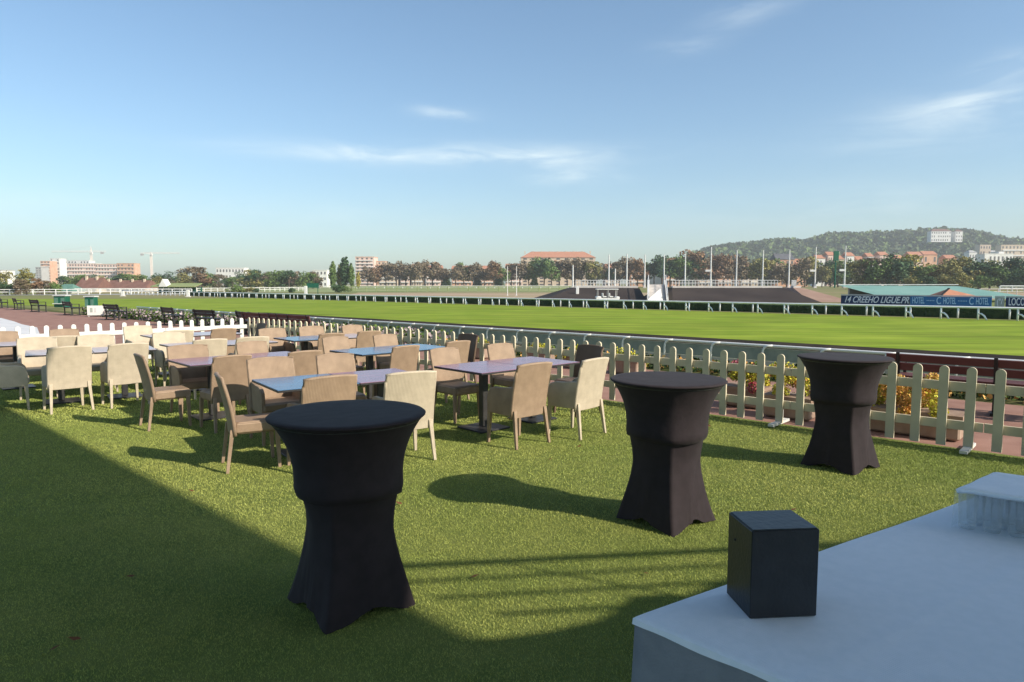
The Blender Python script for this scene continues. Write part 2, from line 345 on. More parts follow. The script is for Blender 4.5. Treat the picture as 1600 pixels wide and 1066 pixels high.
# ================================================================ TREES
def crown_mesh(name, kind, leaf, seed, n=1500):
    rg = random.Random(seed); mb = MB(); lobes = []
    if kind == 'broad':
        for _ in range(13): a = rg.uniform(0,6.28); r = rg.uniform(0,.27); lobes.append((Vector((r*math.cos(a), r*math.sin(a), rg.uniform(.42,.80)-r*.35)), rg.uniform(.12,.21)))
    elif kind == 'loose':
        for _ in range(17): a = rg.uniform(0,6.28); r = rg.uniform(.05,.30); lobes.append((Vector((r*math.cos(a), r*math.sin(a), rg.uniform(.38,.86)-r*.2)), rg.uniform(.07,.15)))
    elif kind == 'full':
        for _ in range(22): a = rg.uniform(0,6.28); z = rg.uniform(.16,.84); r = rg.uniform(.3,1)*.34*math.sqrt(max(.05,1-((z-.42)/.5)**2)); lobes.append((Vector((r*math.cos(a), r*math.sin(a), z)), rg.uniform(.10,.17)))
    elif kind == 'poplar':
        for k in range(12): lobes.append((Vector((rg.uniform(-.03,.03), rg.uniform(-.03,.03), .16+.068*k)), .105*math.sin(math.pi*min(1,.22+.062*k))+.012))
    elif kind == 'cone':
        for k in range(12): lobes.append((Vector((rg.uniform(-.02,.02), rg.uniform(-.02,.02), .12+.07*k)), .20*(1-k/13.)+.02))
    else:
        for _ in range(10): a = rg.uniform(0,6.28); r = rg.uniform(0,.5); lobes.append((Vector((r*math.cos(a), r*math.sin(a), rg.uniform(.25,.65))), rg.uniform(.2,.36)))
    tot = sum(l[1]**2 for l in lobes)
    for c, r in lobes:
        for _ in range(int(n*r*r/tot)):
            d = rand_dir(rg); p = c+d*r*rg.uniform(.55,1.12)*Vector((1,1,.85)).length/1.65
            s = rg.uniform(.028,.06)*(1.6 if kind == 'bush' else 1)
            a = rand_dir(rg)*s; b = a.cross(d if rg.random() < .6 else rand_dir(rg)).normalized()*s*.85
            mb.add([p-a*.5-b*.5, p+a*.5-b*.4, p+a*.4+b*.5, p-a*.45+b*.45], [(0,1,2,3)])
    me = mb.build(name, M[leaf]); return me, lobes
def make_tree(kind, leaf, seed):
    t = thing('tree' if kind not in ('bush',) else 'bush', 'x', 'tree' if kind != 'bush' else 'bush')
    c, lobes = crown_mesh('crown' if kind != 'bush' else 'foliage', kind, leaf, seed, 1500 if kind != 'loose' else 1150); c.parent = t
    rg = random.Random(seed+50); mb = MB(); top = {'broad':.6,'full':.6,'loose':.66,'poplar':.85,'cone':.9,'bush':.4}[kind]
    mb.tube([(0,0,-.02),(.006,.004,.2),(0,.01,top*.7),(.008,0,top)], .022, 7, .007)
    if kind in ('broad','loose','full'):
        for l, r in lobes[:9]:
            z = rg.uniform(.2,.45); mb.tube([(0,0,z), (l.x*.5,l.y*.5,(z+l.z)/2+.02), tuple(l)], .009, 5, .003)
    mb.build('trunk' if kind != 'bush' else 'stem', M['bark'], t)
    t.name = {'broad':'tree','full':'tree','loose':'tree','poplar':'poplar_tree','cone':'conifer_tree','bush':'bush'}[kind]
    return t
PROTO = {}
COLN = {'leaf_green':'green','leaf_dark':'dark green','leaf_olive':'olive green','leaf_brown':'brown','leaf_rust':'rusty red','leaf_gold':'golden'}
def tree(kind, leaf, u, Y, vtop, label, group, wide=1.0, base=None, zg=-1.0):
    k = (kind, leaf, random.Random(int(u)).randrange(2))
    if k not in PROTO: PROTO[k] = (make_tree(kind, leaf, hash(kind) % 1000 * 0 + sum(map(ord, kind+leaf))+k[2]*7), [False])
    p, used = PROTO[k]; h = (hz(vtop, Y)-zg)/(.98 if kind != 'bush' else .85); w = h*wide
    return place(p, used, (ux(u,Y,zg), Y, zg), random.Random(int(u*3)).uniform(0,6.28), label, group, (w, w, h))
def row(items, Y, area, group, seed, full=0, wx=1.0):
    items = [(u, vt, 'full' if full and k == 'broad' else k, lf, w*wx) for (u, vt, k, lf, w) in items]
    rg = random.Random(seed); n = len(items)
    for i, (u, vt, kind, leaf, w) in enumerate(items):
        nm = {'broad':'round-crowned tree','full':'bushy tree','loose':'loose-crowned tree','poplar':'slender poplar','cone':'pointed conifer','bush':'low bush'}[kind]
        tree(kind, leaf, u, Y+rg.uniform(-12,12)*Y/400, vt, f'{COLN[leaf]} {nm}, {ORD[i]} from left {area}', group, w)
B_, L_, P_, K_, U_ = 'broad','loose','poplar','cone','bush'
g_, d_, o_, b_, r_, y_ = 'leaf_green','leaf_dark','leaf_olive','leaf_brown','leaf_rust','leaf_gold'
row([(-14,428,B_,g_,1),(12,424,B_,o_,1),(42,417,B_,o_,1),(33,436,B_,b_,1.2),(58,432,L_,r_,1.1),(8,440,B_,d_,1.6),(70,438,B_,b_,1.2),(84,442,U_,g_,.8)], 165, 'at the far left edge', 'trees at the far left', 1, 1, 1.1)
row([(96,430,B_,d_,1.1),(112,428,B_,g_,1.1),(128,427,B_,g_,1),(143,428,B_,d_,1),(158,429,B_,o_,1),(172,431,B_,g_,1),(186,426,B_,d_,1),(201,426,B_,g_,1.1),(216,427,B_,o_,1),(231,428,B_,g_,1),(222,440,B_,o_,1),(246,430,B_,o_,1),(258,424,B_,d_,1.1),(268,434,B_,b_,1)], 330, 'in the row behind the brown-roofed house', 'trees behind the brown-roofed house', 2, 1, 1.45)
row([(284,424,B_,o_,1.1),(304,416,B_,b_,1.25),(316,424,L_,r_,1),(328,422,B_,g_,.9),(342,428,B_,b_,1),(352,434,B_,d_,1),(364,431,B_,g_,1.1),(380,424,B_,d_,1),(392,421,B_,o_,1.1),(402,420,B_,d_,1),(414,424,B_,b_,1),(426,422,B_,g_,1.1),(440,420,B_,g_,1.1),(452,421,B_,d_,1),(464,423,B_,b_,1),(478,420,B_,g_,1.1),(489,424,B_,b_,1)], 360, 'between the green stand and the poplars', 'trees between the green stand and the poplars', 3, 1, 1.4)
row([(497,432,B_,b_,1),(521,407,P_,g_,1),(531,412,P_,o_,.9),(539,399,P_,d_,1.2),(549,410,P_,g_,.9),(560,424,P_,y_,1)], 340, 'in the clump left of the pink tower', 'tall narrow trees left of centre', 4)
mid = [(575,412,L_,b_,1),(588,414,B_,r_,1),(583,426,B_,d_,1.1),(603,409,L_,b_,1),(619,407,L_,b_,1.1),(634,410,L_,b_,1),(648,407,B_,b_,1),(661,405,L_,b_,1),(676,405,L_,r_,1.2),(690,407,L_,b_,1),(697,424,K_,g_,1.3),(712,408,L_,b_,1),(725,407,L_,g_,1),(741,410,L_,b_,1),(746,426,K_,d_,1.3),(757,408,L_,b_,1.1),(771,407,L_,r_,1),(785,408,L_,g_,1),(779,424,K_,d_,1.3),(799,408,L_,r_,1),(812,407,L_,b_,1.1)]
row(mid, 520, 'before the pink flats', 'autumn trees in front of the pink flats', 5, 0, 1.15)
row([(826,408,L_,o_,1),(838,401,B_,g_,1),(835,428,K_,g_,1.4),(850,400,L_,d_,1),(862,404,L_,g_,1),(874,402,L_,r_,1),(886,403,L_,b_,1),(898,404,L_,r_,1),(909,402,L_,b_,1),(920,405,L_,g_,1),(931,404,L_,o_,1),(926,428,B_,d_,1.2),(942,407,L_,b_,1)], 520, 'before the long orange-roofed block', 'trees before the long orange-roofed block', 6, 0, 1.15)
row([(956,412,B_,d_,1),(968,404,L_,b_,1),(982,401,L_,b_,1.1),(996,402,L_,r_,1),(1010,405,B_,g_,1),(1022,406,B_,d_,1),(1034,396,B_,d_,1),(1047,400,L_,r_,1),(1058,398,B_,g_,1),(1064,412,B_,o_,1),(1080,394,B_,d_,1),(1088,390,L_,r_,1.2),(1102,398,L_,b_,1),(1116,396,L_,r_,1.1),(1130,397,L_,r_,1),(1144,396,L_,b_,1.1),(1158,398,L_,r_,1),(1172,397,L_,b_,1)], 520, 'in the rusty row behind the net poles', 'trees behind the net poles', 7, 0, 1.15)
row([(1186,400,L_,o_,1),(1199,399,B_,g_,1),(1214,410,L_,b_,1),(1229,408,B_,o_,1),(1243,398,L_,b_,1),(1257,396,L_,o_,1.1),(1270,404,B_,g_,1),(1284,412,L_,o_,1),(1297,406,B_,d_,1),(1309,398,B_,g_,1),(1323,404,L_,g_,1)], 500, 'between the orange house and rightmost net pole', 'trees right of the orange house', 8, 1, 1.2)
row([(1340,406,B_,o_,1.1),(1356,402,B_,b_,1.1),(1368,400,B_,g_,1.0),(1386,408,B_,o_,1),(1400,396,B_,d_,1.1),(1417,397,B_,y_,1.1),(1431,412,B_,o_,1),(1444,411,B_,g_,1.1),(1458,412,B_,r_,1),(1470,405,B_,g_,1.1),(1484,402,B_,o_,1.1),(1499,400,B_,o_,1.1),(1515,399,B_,g_,1.2),(1531,402,B_,d_,1.2),(1546,402,B_,o_,1.2),(1562,404,B_,g_,1.2),(1578,408,B_,o_,1.1),(1592,400,B_,d_,1.2),(1608,402,B_,d_,1.2)], 330, 'in the tall belt above the teal roof', 'belt of trees at right', 9, 1, 1.15)
row([(1424,430,B_,o_,1.3),(1448,431,B_,d_,1.4),(1475,426,B_,o_,1.3),(1502,424,B_,o_,1.4),(1528,426,B_,g_,1.3),(1600,418,B_,d_,1.3)], 290, 'in front of the right tree belt', 'low trees before the right tree belt', 10, 1, 1.2)
for i,(u,v,w,lf) in enumerate([(373,450,2.4,g_),(385,452,2.2,o_),(400,453,1.6,d_),(455,452,1.3,d_),(530,448,1.6,d_),(538,449,1.5,g_)]):
    tree(U_, lf, u, 205, v-2, f'low rounded {COLN[lf]} bush beyond the far rail, {ORD[i]} from the left', 'low bushes beyond the far rail', w)
# ================================================================ BUILDINGS
def unit_box(name, m):
    return MB().box((0,0,0),(1,1,1)).build(name, m)
WIN = {}
def building(name, label, u0, u1, vtop, Y, wall, roof='flat', roofm=None, depth=14, floors=5, cols=6, zb=-1.0, group=None, cat='building', bands=None, roofh=4, chim=0, turn=0):
    x0, x1 = ux(u0,Y), ux(u1,Y); w = x1-x0; top = hz(vtop, Y); rh = roofh if roof != 'flat' else 0; h = top-zb-rh
    b = thing(name, label, cat, ((x0+x1)/2, Y+depth/2, zb), turn, group)
    MB().box((0,0,h/2),(w,depth,h)).build('wall', M[wall], b)
    rm = M[roofm or 'w_grey']
    if roof == 'flat': ro = MB().box((0,0,h+.25),(w+.5,depth+.5,.5)).build('roof', rm, b)
    elif roof == 'gable':
        mb = MB(); X, Yd = w/2+.5, depth/2+.6
        mb.add([(-X,-Yd,h),(X,-Yd,h),(X,Yd,h),(-X,Yd,h),(-X*.94,0,h+rh),(X*.94,0,h+rh)], [(0,1,5,4),(2,3,4,5),(1,2,5),(3,0,4),(3,2,1,0)]); ro = mb.build('roof', rm, b)
    else:
        mb = MB(); X, Yd = w/2+.5, depth/2+.6; k = min(X*.6, Yd*.9)
        mb.add([(-X,-Yd,h),(X,-Yd,h),(X,Yd,h),(-X,Yd,h),(-X+k,0,h+rh),(X-k,0,h+rh)], [(0,1,5,4),(2,3,4,5),(1,2,5),(3,0,4),(3,2,1,0)]); ro = mb.build('roof', rm, b)
    for k in range(chim):
        MB().box((-w/2+w*(k+.5)/chim, -.8, h+rh*.85),(w*.006+.45,.7,rh*.35+.7)).build('chimney', M['w_cream'], ro)
    fh = h/floors; cw = w/cols
    for f in range(floors):
        for c in range(cols):
            if (f*7+c*3+len(label)) % 11 == 0: continue
            if 'me' not in WIN:
                q = MB().box((0,0,0),(1,1,1)).build('window', M['window'], b); WIN['me'] = q.data
            else: q = bpy.data.objects.new('window', WIN['me']); C.objects.link(q); q.parent = b
            q.location = (-w/2+cw*(c+.5), -depth/2-.03, fh*(f+.55)); q.scale = (cw*.42, .2, fh*.45)
        if bands and f:
            MB().box((0,-depth/2-.5,fh*f),(w*.9,1.0,fh*.22)).build('balcony', M[bands], b)
    return b
building('apartment_tower','tall apartment tower with white top and orange lower wall at far left',65,80,408,880,'w_orange','flat','w_white',floors=9,cols=3,bands='w_white')
building('apartment_tower','white square apartment tower beside the orange one at far left',80,95,404.5,900,'w_white','flat','w_white',floors=9,cols=3)
building('apartment_tower','narrow grey tower standing left of the white and orange towers',57,66,418,860,'w_grey','flat','w_grey',floors=8,cols=2)
building('apartment_block','long pink and white apartment block with flat white roof below the left crane',92,152,412,930,'w_pink','flat','w_white',floors=6,cols=14,bands='w_white')
building('apartment_block','white apartment block with low penthouse behind the long pink block',103,141,407.5,960,'w_white','flat','w_white',floors=7,cols=8)
building('apartment_block','orange and cream apartment block right of the left crane',150,186,413,900,'w_pink','flat','w_cream',floors=6,cols=8,bands='w_white')
building('apartment_block','orange brick block at the right end of the far left estate',184,211,412,880,'w_orange','flat','w_orange',floors=6,cols=5,bands='w_cream')
building('white_building','pale building seen at the left border above the trees',-10,3,423,500,'w_white','flat','w_grey',floors=4,cols=3)
building('white_building','long white flat building above the trees left of centre',338,382,419,800,'w_white','flat','w_white',floors=3,cols=9)
building('white_building','small white hall between the trees and the tall poplars',489,511,423,480,'w_white','flat','w_white',floors=3,cols=4)
building('apartment_tower','pink ten-storey tower rising behind the autumn trees',556,585,402,640,'w_pink','flat','w_orange',floors=9,cols=4,bands='w_white',depth=18)
building('apartment_block','cream block behind the rusty trees beside the pink tower',585,602,409,650,'w_cream','flat','w_orange',floors=7,cols=3,bands='w_orange')
flats = [(592,622,416,'w_cream','cream'),(626,640,416,'w_pink','pink'),(643,662,412,'w_cream','cream'),(666,690,414,'w_pink','pink'),(706,738,415,'w_orange','orange'),(752,776,415,'w_orange','orange'),(790,816,412,'w_pink','pink')]
for i,(a,b,v,w,cn) in enumerate(flats):
    building('apartment_block', f'low {cn} block of flats glimpsed behind the autumn row, {ORD[i]} from the left', a,b,v,610,w,'gable','orange_roof',floors=4,cols=5,bands='w_white',group='flats behind the autumn row',roofh=3)
building('long_apartment_block','long block with orange tiled roof rising above the trees',814,930,392.5,650,'w_cream','hip','orange_roof',floors=9,cols=9,depth=22,chim=9,roofh=6)
for i,(a,b,v,w,cn,rf) in enumerate([(946,968,412,'w_pink','pink','gable'),(985,1008,412,'w_orange','orange','gable'),(1040,1062,404,'w_orange','orange','flat'),(1092,1112,414,'w_cream','cream','gable'),(1122,1146,411,'w_orange','orange','gable'),(1156,1184,412,'w_cream','cream','gable')]):
    building('house', f'{cn} house with {"flat roof" if rf=="flat" else "tiled roof"} behind the net poles, {ORD[i]} from the left', a,b,v,560,w,rf,'orange_roof',floors=4,cols=4,group='houses behind the net poles',roofh=3,bands='w_white')
building('house','tall orange brick house with dark slate roof between the net poles',1212,1240,396,560,'w_orange','gable','slate',floors=4,cols=4,roofh=5,bands='w_cream')
building('house','orange house half hidden by trees right of the tall orange brick house',1243,1262,404,575,'w_orange','gable','orange_roof',floors=4,cols=3,roofh=4)
for i,(a,b,v,w,cn) in enumerate([(1275,1288,398,'w_white','white'),(1306,1318,399,'w_cream','cream'),(1322,1333,394,'w_white','white'),(1338,1350,400,'w_cream','cream'),(1373,1386,393,'w_pink','pink'),(1420,1440,393,'w_pink','pink'),(1441,1462,392,'w_orange','orange'),(1477,1493,398,'w_orange','orange'),(1401,1410,398,'w_cream','cream'),(1292,1303,393,'w_pink','pink'),(1354,1363,395,'w_white','white')]):
    building('house', f'{cn} house with orange tiled roof at the foot of the hill, {ORD[i]} from the left', a,b,v,720,w,'gable','orange_roof',floors=3,cols=3,group='houses at the foot of the hill',roofh=4)
building('fortress_barracks','long pale building with brown roof on top of the hill',1451,1482,357.5,1440,'w_white','hip','brown_roof',floors=3,cols=9,zb=88,roofh=5)
building('fortress_barracks','small pale square building on top of the hill, right of the long one',1489,1500,358.5,1440,'w_white','hip','brown_roof',floors=3,cols=3,zb=88,roofh=4)
building('white_building','small white house on the right slope of the hill',1512,1524,391,1150,'w_white','hip','w_grey',floors=3,cols=3,zb=5)
building('apartment_tower','cream square block of flats on the right slope of the hill',1528,1545,383,1200,'w_cream','flat','w_cream',floors=7,cols=4,zb=5)
building('apartment_block','low grey roofed block between the two cream blocks on the right slope',1546,1562,391,1230,'w_grey','gable','w_grey',floors=3,cols=4,zb=5)
building('apartment_block','wide cream block of flats at the right border below the hilltop',1561,1612,383,1150,'w_cream','flat','w_cream',floors=7,cols=9,zb=5,bands='w_white')
building('white_building','bright white flat-roofed building above the right tree belt',1536,1580,397,760,'w_white','flat','w_white',floors=2,cols=7,zb=10)
building('white_hut','narrow white rooftop block on the bright white building',1558,1566,394,770,'w_white','flat','w_white',floors=2,cols=2,zb=20)
# small white house fronts on the hill
# club houses at left
h1 = building('club_house','long low house with a brown tiled roof beyond the track at left',150,226,438,215,'w_cream','gable','brown_roof',depth=9,floors=1,cols=10,roofh=2.6,chim=4)
h2 = building('club_house','gabled half-timbered house end with pale walls at left',118,151,434,210,'w_cream','gable','brown_roof',depth=8,floors=2,cols=4,roofh=3.2,chim=2)
building('pavilion','small pavilion with a green hipped roof beside the gabled house',82,112,444,190,'w_white','hip','green_roof',depth=6,floors=1,cols=4,roofh=2)
st = thing('covered_stand','low open stand with pale green awning roof beyond the track','stand',(ux(278,200,-1),200,-1))
sw = ux(312,200)-ux(244,200)
for k in range(9): MB().tube([(-sw/2+sw*k/8,-2,0),(-sw/2+sw*k/8,-2,1.7)],.08,6).build('post', M['white'], st)
mb = MB(); mb.prism([(-sw/2,-3),(sw/2,-3),(sw/2,2),(-sw/2,2)],[1.7,1.7,2.6,2.6],[1.95,1.95,2.85,2.85]); mb.build('roof', M['palegreen'], st)
MB().box((0,1.6,.8),(sw,.3,1.7)).build('back_wall', M['green_paint'], st)
mb = MB(); mb.add([(-1.2-sw*.22,-3.1,1.8),(1.2-sw*.22,-3.1,1.8),(-sw*.22,-3.1,4),(-1.2-sw*.22,0,1.8),(1.2-sw*.22,0,1.8),(-sw*.22,0,4)],[(0,1,2),(5,4,3),(0,2,5,3),(1,4,5,2)]); mb.build('gable', M['w_white'], st)
# ================================================================ CRANES
def crane(label, um, ul, ur, vt, vj, Y, cw_u):
    x = ux(um,Y); z0 = -1; zj = hz(vj,Y); zt = hz(vt,Y); t = thing('tower_crane', label, 'crane', (x,Y,z0)); s = Y/1000
    mb = MB()
    for a in (-1,1):
        for b in (-1,1): mb.tube([(a*1.1*s,b*1.1*s,0),(a*1.1*s,b*1.1*s,zj-z0)], .3*s, 4)
    k = 0
    while k*3*s < zj-z0-3*s:
        for sx in (-1,1): mb.tube([(-1.1*s*sx,-1.1*s,k*3*s),(1.1*s*sx,-1.1*s,(k+1)*3*s)], .18*s, 4)
        k += 1
    mb.build('mast', M['yellow'], t)
    xl, xr = ux(ul,Y)-x, ux(ur,Y)-x
    jb = MB(); H_ = zj-z0
    for zz, yy in ((0,-.8),(0,.8),(1.6,0)): jb.tube([(xl,yy*s,H_+zz*s),(xr,yy*s,H_+zz*s)], .3*s, 4)
    n = 26
    for i in range(n):
        a, b = xl+(xr-xl)*i/n, xl+(xr-xl)*(i+1)/n; jb.tube([(a,-.8*s,H_),((a+b)/2,0,H_+1.6*s),(b,-.8*s,H_)], .15*s, 4)
    jb.build('jib', M['w_white'], t)
    MB().tube([(-.8*s,0,H_),(0,0,zt-z0),(.8*s,0,H_)], .4*s, 4).build('apex', M['yellow'], t)
    MB().tube([(xl*.8,0,H_+1.6*s),(0,0,zt-z0),(xr*.7,0,H_+1.6*s)], .1*s, 4).build('tie', M['steel'], t)
    MB().box((ux(cw_u,Y)-x,0,H_-1.2*s),(4*s,2*s,3*s)).build('counterweight', M['w_grey'], t)
    MB().box((1.8*s,-1.5*s,H_-1.4*s),(2*s,2*s,2.2*s)).build('cab', M['w_white'], t)
crane('tall tower crane with a long jib above the white flats at far left',145,84,168,385,394,1000,162)
crane('smaller tower crane standing alone right of the orange flats',238,222,283,394,396.5,1000,224)
# ================================================================ RAILS OF THE COURSE
def rail_thing(label, n_off, e0, e1, step, zg, h, style, sub=None):
    t = thing('running_rail', label, 'rail', EN(e0, n_off, zg), ROT_E); Lr = e1-e0     # local x along e, local y = -n
    MB().tube([(0,0,h),(Lr*.25,0,h),(Lr*.5,0,h),(Lr*.75,0,h),(Lr,0,h)], .038 if style == 'near' else .075, 10).build('rail', M['rail'], t, True)
    cnt = int(Lr/step); mb = MB()
    if style == 'near':
        pts = [(0,.07,0),(0,.07,h-.22),(-.012,.07,h-.12),(-.045,.065,h-.045),(-.11,.05,h),(-.24,.02,h+.015)]
        mb.tube(pts, .030, 8)
    elif style == 'far':
        mb.tube([(0,0,0),(0,0,h)], .07, 6); mb.tube([(0,0,h*.52),(-.22,.1,h*.50),(-.42,.2,h*.33),(-.60,.3,0)], .06, 6)
    else: mb.tube([(0,0,0),(0,0,h)], .07, 6)
    p0 = mb.build('post', M['rail'], t, True)
    for i in range(1, min(cnt, 98)):
        q = p0.copy(); C.objects.link(q); q.parent = t; q.location = (i*step, 0, 0)
    if cnt > 98:
        far = MB()
        for i in range(98, cnt): far.box((i*step,0,h/2),(.16,.16,h))
        tag(far.build('distant_posts', M['rail'], t), kind='stuff')
    return t
nr = rail_thing('near white running rail on bent posts just beyond the path and benches', 17.9, -22, 52, 1.46, -1, 1.1, 'near')
# screen and kicking board on the near rail
MB().box((37,-.04,.865),(74,.03,.33)).build('screen', M['mesh'], nr)
MB().box((37,-.04,.60),(74,.05,.18)).build('board', M['concrete'], nr)
rail_thing('far white running rail on strutted posts along the back of the track', 62, -40, 190, 2.43, -1, .93, 'far')
rail_thing('second white rail on plain posts right behind the far running rail', 64.2, -40, 150, 3.35, -1, .88, 'plain')
hd = MB(); rg = random.Random(2)
prev = None
for i in range(0, 161):
    e = -42+i*1.25; z = -.22+rg.uniform(-.06,.06); dn = rg.uniform(-.08,.08)
    cur = [EN(e,65.0+dn,-1.01), EN(e,64.95+dn,z-.06), EN(e,65.15,z), EN(e,66,z+.02), EN(e,66.2,-1.01)]
    if prev:
        b = len(hd.v); hd.v += prev+cur
        for k in range(4): hd.f.append((b+k,b+k+1,b+k+6,b+k+5)); hd.m.append(0)
    prev = cur
def hp():
    e = rg.uniform(-42,120)**1.0; f = rg.random(); return EN(e, 64.9+rg.uniform(-.05,.15)+ (0 if f<.6 else rg.uniform(0,1)), -1+(rg.uniform(.05,.8) if f<.6 else .82))
hd.leaves(hp, 9000, .11, rng=rg)
tag(hd.build('hedge', M['hedge']), 'long low dark clipped hedge behind the far running rail', 'hedge')
def plain_fence(label, pts, h, step, zg=-1.0, m='white', rails=2, r=.08):
    x0, y0 = pts[0]; x1, y1 = pts[1]; Lr = math.hypot(x1-x0,y1-y0); t = thing('rail_fence', label, 'fence', (x0,y0,zg), math.atan2(y1-y0,x1-x0))
    for k in range(rails): MB().tube([(0,0,h*(1-.45*k)),(Lr,0,h*(1-.45*k))], r, 5).build('rail', M[m], t)
    n = int(Lr/step); p0 = MB().tube([(0,0,0),(0,0,h)], r*1.2, 5).build('post', M[m], t)
    for i in range(1, min(n+1,95)): q = p0.copy(); C.objects.link(q); q.parent = t; q.location = (Lr*i/n,0,0)
def GX(u, Y): return (ux(u,Y,-1), Y)
plain_fence('pale green rail fence across the infield before the autumn trees', [GX(540,232),GX(905,236)], 1.7, 3.4, m='palegreen', rails=3, r=.13)
plain_fence('white rail fence at the back of the infield below the autumn trees', [GX(500,380),GX(960,380)], 1.4, 5, r=.12)
plain_fence('white rail fence beside the road beyond the track at left', [GX(-60,158),GX(300,178)], 1.3, 2.2, r=.08)
plain_fence('white rail fence curving past the brown-roofed house', [GX(-60,186),GX(246,196)], 1.3, 2.4, r=.09)
plain_fence('white rail fence between the green stand and the low bushes', [GX(308,200),GX(480,260)], 1.3, 3, r=.1)
plain_fence('weathered rail fence right of the teal roof', [GX(1530,165),GX(1720,165)], 1.4, 2.2, r=.09, m='concrete', rails=2)
plain_fence('pale low wall-like fence under the right tree belt', [GX(1562,240),GX(1640,236)], 1.8, 3, r=.25)
# ================================================================ EMBANKMENT, STAIRS, POLES, BANNERS
def berm(label, u0, u1, m, Y=98, zt=1.05, dy=12, s0=4, s1=4, top='concrete'):
    x0, x1 = ux(u0,Y), ux(u1,Y); t = thing('embankment', label, 'embankment', (x0,Y,-1.0)); w = x1-x0; h = zt+1
    mb = MB(); mb.add([(0,0,0),(w,0,0),(w-s1,dy,h),(s0,dy,h),(w-s1,dy+9,h),(s0,dy+9,h),(w,dy+14,0),(0,dy+14,0)],
                      [(0,1,2,3),(3,2,4,5),(5,4,6,7),(0,3,5,7),(1,6,4,2)]); mb.build('slope', M[m], t)
    MB().box(((w-s1+s0)/2,dy+.8,h+.08),(w-s0-s1-.3,1.2,.40)).build('coping', M[top], t)
    mb = MB(); n = max(2,int((w-s0-s1)/2)); x0_ = s0+.4; sp = (w-s0-s1-.8)
    for k in (1.0,.55): mb.tube([(x0_,dy+1.6,h+.2+k),(x0_+sp,dy+1.6,h+.2+k)], .05, 5)
    for k in range(n*4+1): mb.tube([(x0_+sp*k/(n*4),dy+1.6,h+.15),(x0_+sp*k/(n*4),dy+1.6,h+1.2)], .045, 4)
    mb.build('railing', M['steel'], t)
    return t
berm('dark brown embankment left of the white staircase', 838, 1012, 'berm', s0=6.5, s1=-1.0)
berm('dark brown embankment right of the white staircase', 1052, 1285, 'berm', s0=2.6, s1=0.8)
berm('light brown paved slope between the dark embankment and the banners', 1268, 1338, 'brick', Y=99.5, s0=2.2, s1=2.8)
t = thing('teal_roof','long low shed with a teal sheet roof behind the blue banners','shed',(ux(1330,112,-1),112,-1))
w = ux(1545,112)-ux(1330,112)
mb = MB(); mb.add([(-1.0,-9,1.05),(w+1.0,-12,.3),(w-2.0,5,2.3),(.2,5,2.45),(w-2,5.3,2.2),(.2,5.3,2.35)],[(0,1,2,3),(3,2,4,5)]); mb.build('roof', M['teal'], t)
MB().box((w/2,4,1.05),(w-3,.5,2.1)).build('wall', M['w_grey'], t)
MB().box((w/2-.8,5.1,2.55),(w-2,.12,.12)).build('ridge_tube', M['steel'], t)
t = thing('kiosk_hut','small hut with an orange tiled gable roof behind the banners','hut',(ux(1480,82,-1),82,-1))
MB().box((0,0,.55),(3.4,2.6,1.1)).build('wall', M['w_grey'], t)
mb = MB(); mb.add([(-2.1,-1.6,1.0),(3.6,-1.6,1.0),(3.0,1.6,1.0),(-2.1,1.6,1.0),(-.2,-.2,2.1),(1.4,1.0,1.75)],[(0,1,4),(1,2,5),(1,5,4),(2,3,4),(2,4,5),(3,0,4)]); mb.build('roof', M['orange_roof'], t)
MB().prism([(-.2,-.25),(-2.2,-1.7),(-2.1,-1.75),(0,-.35)],[2.12,1.0,1.0,2.12],[2.22,1.1,1.1,2.22]).build('barge_board', M['black'], t)
# stair block
t = thing('white_staircase','white concrete staircase with railings between the two dark embankments','stairs',(ux(1011,95,-1),95,-1))
sw = ux(1052,95)-ux(1011,95)
mb = MB(); ns = 12
prof = [(0,0)]
for k in range(ns): prof += [(k*1.0, (k+1)*.215), ((k+1)*1.0, (k+1)*.215)]
prof += [(ns*1.0+3, ns*.215), (ns*1.0+3, 0)]
vs = []; npf = len(prof)
for xs, sh in ((.3,.0),(sw*.72,.0)):
    for (yy,zz) in prof: vs.append((xs+yy*.20, yy, zz))
mb.add(vs, [tuple(range(npf)), tuple(range(2*npf-1,npf-1,-1))]+[(k,(k+1)%npf,npf+(k+1)%npf,npf+k) for k in range(npf)][:]); mb.build('steps', M['concrete'], t)
for xs in (.0, sw*.74):
    q = MB(); q.prism([(xs,0),(xs+.28,0),(xs+.28+13*.2,13),(xs+13*.2,13)],[0]*4,[.5,.5,3.3,3.3]); q.build('side_wall', M['w_white'], t)
    q = MB()
    for k in range(10): q.tube([(xs+.14+k*1.4*.2, k*1.4, .5+k*.30),(xs+.14+k*1.4*.2, k*1.4, 1.35+k*.30)], .045, 4)
    q.tube([(xs+.14,0,1.35),(xs+.14+2.5,12.6,4.05)], .06, 5); q.build('handrail', M['steel'], t)
q = MB(); q.add([(0,-.1,0),(sw*.62,-.1,0),(sw*.58,1.2,2.05),(.1,-.1,.55),(0,.15,0),(sw*.62,.15,0),(sw*.58,1.45,2.05),(.1,.15,.55)],[(0,1,2,3),(7,6,5,4),(3,2,6,7),(1,5,6,2),(0,3,7,4)]); q.build('ramp_wall', M['w_white'], t)
